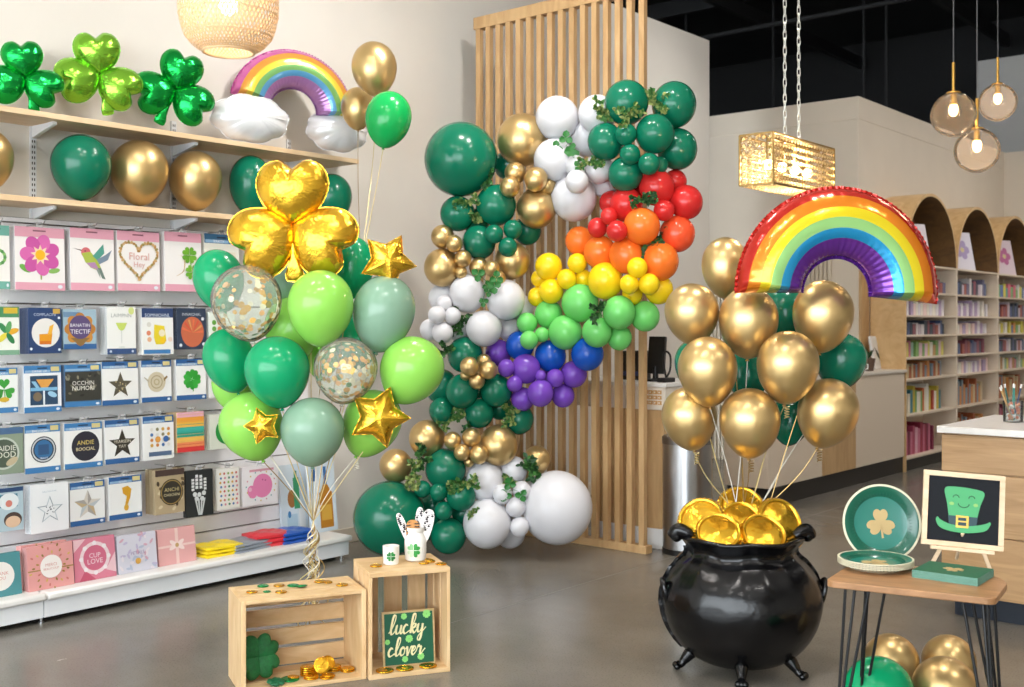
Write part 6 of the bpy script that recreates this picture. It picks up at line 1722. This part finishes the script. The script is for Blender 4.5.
# clear globes
GLASS = clear_mat('globe_glass', '#fdfaf7', .07, '#fae6d4', .03, 1.16, True)
for (px, py, r, rod, lab) in ((953.5, 114.6, 22, 52, 'clear glass globe pendant nearest the chained lamp, of three'), (977, 150.5, 22, 52, 'clear glass globe pendant hanging lowest of three'), (997.8, 102.5, 18.5, 45, 'clear glass globe pendant hanging highest of three at the edge')):
    Zg = 4.9 if r > 20 else 5.6; c = P(px, py, Zg); R = r/F*Zg; s = Zg/F
    t = thing('globe_pendant', lab, 'pendant lamp', c, 0, 'glass globe pendants')
    m = MB(); m.lathe([(max(.02, R*math.sin(PI*j/20)), -R*math.cos(PI*j/20)) for j in range(20)], 36, cap0=True, cap1=False); m.build('globe', GLASS, t)
    m = MB(); m.lathe([(.0001, R*.95), (.03, R*.96), (.03, R*1.02), (.012, R*1.08), (.007, R*1.1), (.007, rod*s)], 20); m.build('brass_rod', BRASS, t)
    m = MB(); m.lathe([(.012, R*.95), (.014, R*.45), (.010, R*.42)], 14); m.build('socket', BRASS, t)
    m = MB(); m.sphere((0, 0, R*.22), .020, 16, 10, sz=(1, 1, 1.5)); m.build('bulb', emit_mat('bulb_warm3', '#ffca86', 11), t)
    m = MB(); m.tube([(0, 0, rod*s), (0, 0, cord_top(c))], .003, 6); m.build('cord', mat('cord_grey', '#3a3a3c', .5), t)
# ================================================================ LIGHT AND CAMERA
w = bpy.data.worlds.new('daylight'); SC.world = w; w.use_nodes = True
bg = w.node_tree.nodes['Background']; bg.inputs['Color'].default_value = (.87, .945, 1.0, 1); bg.inputs['Strength'].default_value = WORLD_S
# daylight enters by the shop front: an area light in the window plane
def area(name, loc, rot, sx, sy, e, col=(1, 1, 1), spread=180, shape='RECTANGLE'):
    l = bpy.data.lights.new(name, 'AREA'); l.shape = shape; l.size = sx; l.size_y = sy; l.energy = e; l.color = col; l.spread = math.radians(spread)
    o = bpy.data.objects.new(name, l); COL.objects.link(o); o.location = loc; o.rotation_euler = rot; return o
for i in range(7):
    x = -5.35+1.44*(i+.5)
    if x > 4.2: continue
    p = area('window_portal', (x, YF-.11, 1.97), (PI/2, 0, PI), 1.37, 3.3, 1); p.data.cycles.is_portal = True
CAN = mat('lamp_can_white', '#d8d8d8', .4)
for (x, y) in [(-3.9, -.6), (-1.6, -.6), (.9, -.6), (-3.9, 1.9), (-1.6, 1.9), (.9, 1.9), (-3.9, 4.3), (-1.7, 4.3), (.9, 4.3), (-2.6, 7.2), (.2, 7.2), (-2.6, 10.2), (-2.2, 13.2), (.6, 11)]:
    m = MB(); m.lathe([(.15, 0), (.15, .16), (.02, .17), (.02, .1 if y < 7 else 1.5)], 20, cap0=False); o = m.build('lamp_can', CAN, CEIL, (x, y, 4.3 if y < 7 else 4.75)); o['kind'] = 'structure'  # unseen lamp can hung above the frame, one per ceiling lamp
    l = area('ceiling_lamp', (x, y, 4.305 if y < 7 else 4.755), (0, 0, 0), .26, .26, LAMP_E*(.55 if x == -3.9 and y < 3 else 1), (1, .95, .9), 150, 'DISK'); l.parent = CEIL
for (a, b, e) in [((-3.1, .3, 4.3), (XW, .3, 2.3), .15), ((-3.1, 2.4, 4.3), (XW, 2.4, 2.3), .45), ((-3.1, 4.6, 4.3), (XW, 5.0, 2.6), 1.3), ((-2.0, 1.2, 4.3), (-5.5, 2.6, .9), .6), ((-4.1, 8.9, 4.7), (XW, 8.9, 2.6), .2), ((-1.6, 11.5, 4.7), (-4.5, 11.5, 2.4), .7), ((-1.4, 14, 4.7), (-4.5, 13.8, 2.4), .7), ((-4.4, 7.6, 4.7), (-5.4, 10.7, 2.6), .7), ((-1.0, 12.2, 4.7), (-1.5, 15.4, 2.6), 1)]:  # unseen fill spots added to brighten the left wall, rack and back walls
    d = Vector(b)-Vector(a); q = d.to_track_quat('-Z', 'Y')
    m = MB(); m.lathe([(.11, .0), (.11, .2), (.03, .24), (.02, .3)], 20, cap0=False); o = m.build('added_fill_can', CAN, CEIL, a, q); o['kind'] = 'structure'  # housing invented for each added fill spot
    l = area('added_wall_fill', a, (0, 0, 0), .2, .2, FILL_E*e, (1, .97, .93), 130 if b[1] != 8.9 else 75, 'DISK'); l.rotation_mode = 'QUATERNION'; l.rotation_quaternion = q; l.parent = CEIL
for (loc, e, r) in ((cw, 2.2, .05), (cxx, 22, .08), (P(953.5, 114.6, 4.9), 2, .03), (P(977, 150.5, 4.9), 2, .03), (P(997.8, 102.5, 5.6), 3, .03)):
    l = bpy.data.lights.new('lamp_glow', 'POINT'); l.energy = e; l.color = (1, .8, .55); l.shadow_soft_size = r; o = bpy.data.objects.new('lamp_glow', l); COL.objects.link(o); o.location = loc
cam = bpy.data.cameras.new('camera'); co = bpy.data.objects.new('camera', cam); COL.objects.link(co); SC.camera = co
co.location = (0, 0, CAMH); co.rotation_euler = (PI/2, 0, YAW)
cam.sensor_width = 36; cam.lens = 36*F/1024; cam.shift_y = -(343.5-HZ)/1024; cam.clip_end = 100
cam.dof.use_dof = True; cam.dof.focus_distance = 5.0; cam.dof.aperture_fstop = 3.6
SC.view_settings.view_transform = 'Standard'; SC.view_settings.look = 'None'; SC.view_settings.gamma = 1; SC.view_settings.use_curve_mapping = False
SC.view_settings.exposure = EXPO
c = SC.cycles; c.max_bounces = 8; c.diffuse_bounces = 4; c.glossy_bounces = 4; c.transparent_max_bounces = 16; c.transmission_bounces = 4; c.caustics_reflective = False; c.caustics_refractive = False; c.sample_clamp_indirect = 6; c.use_denoising = True
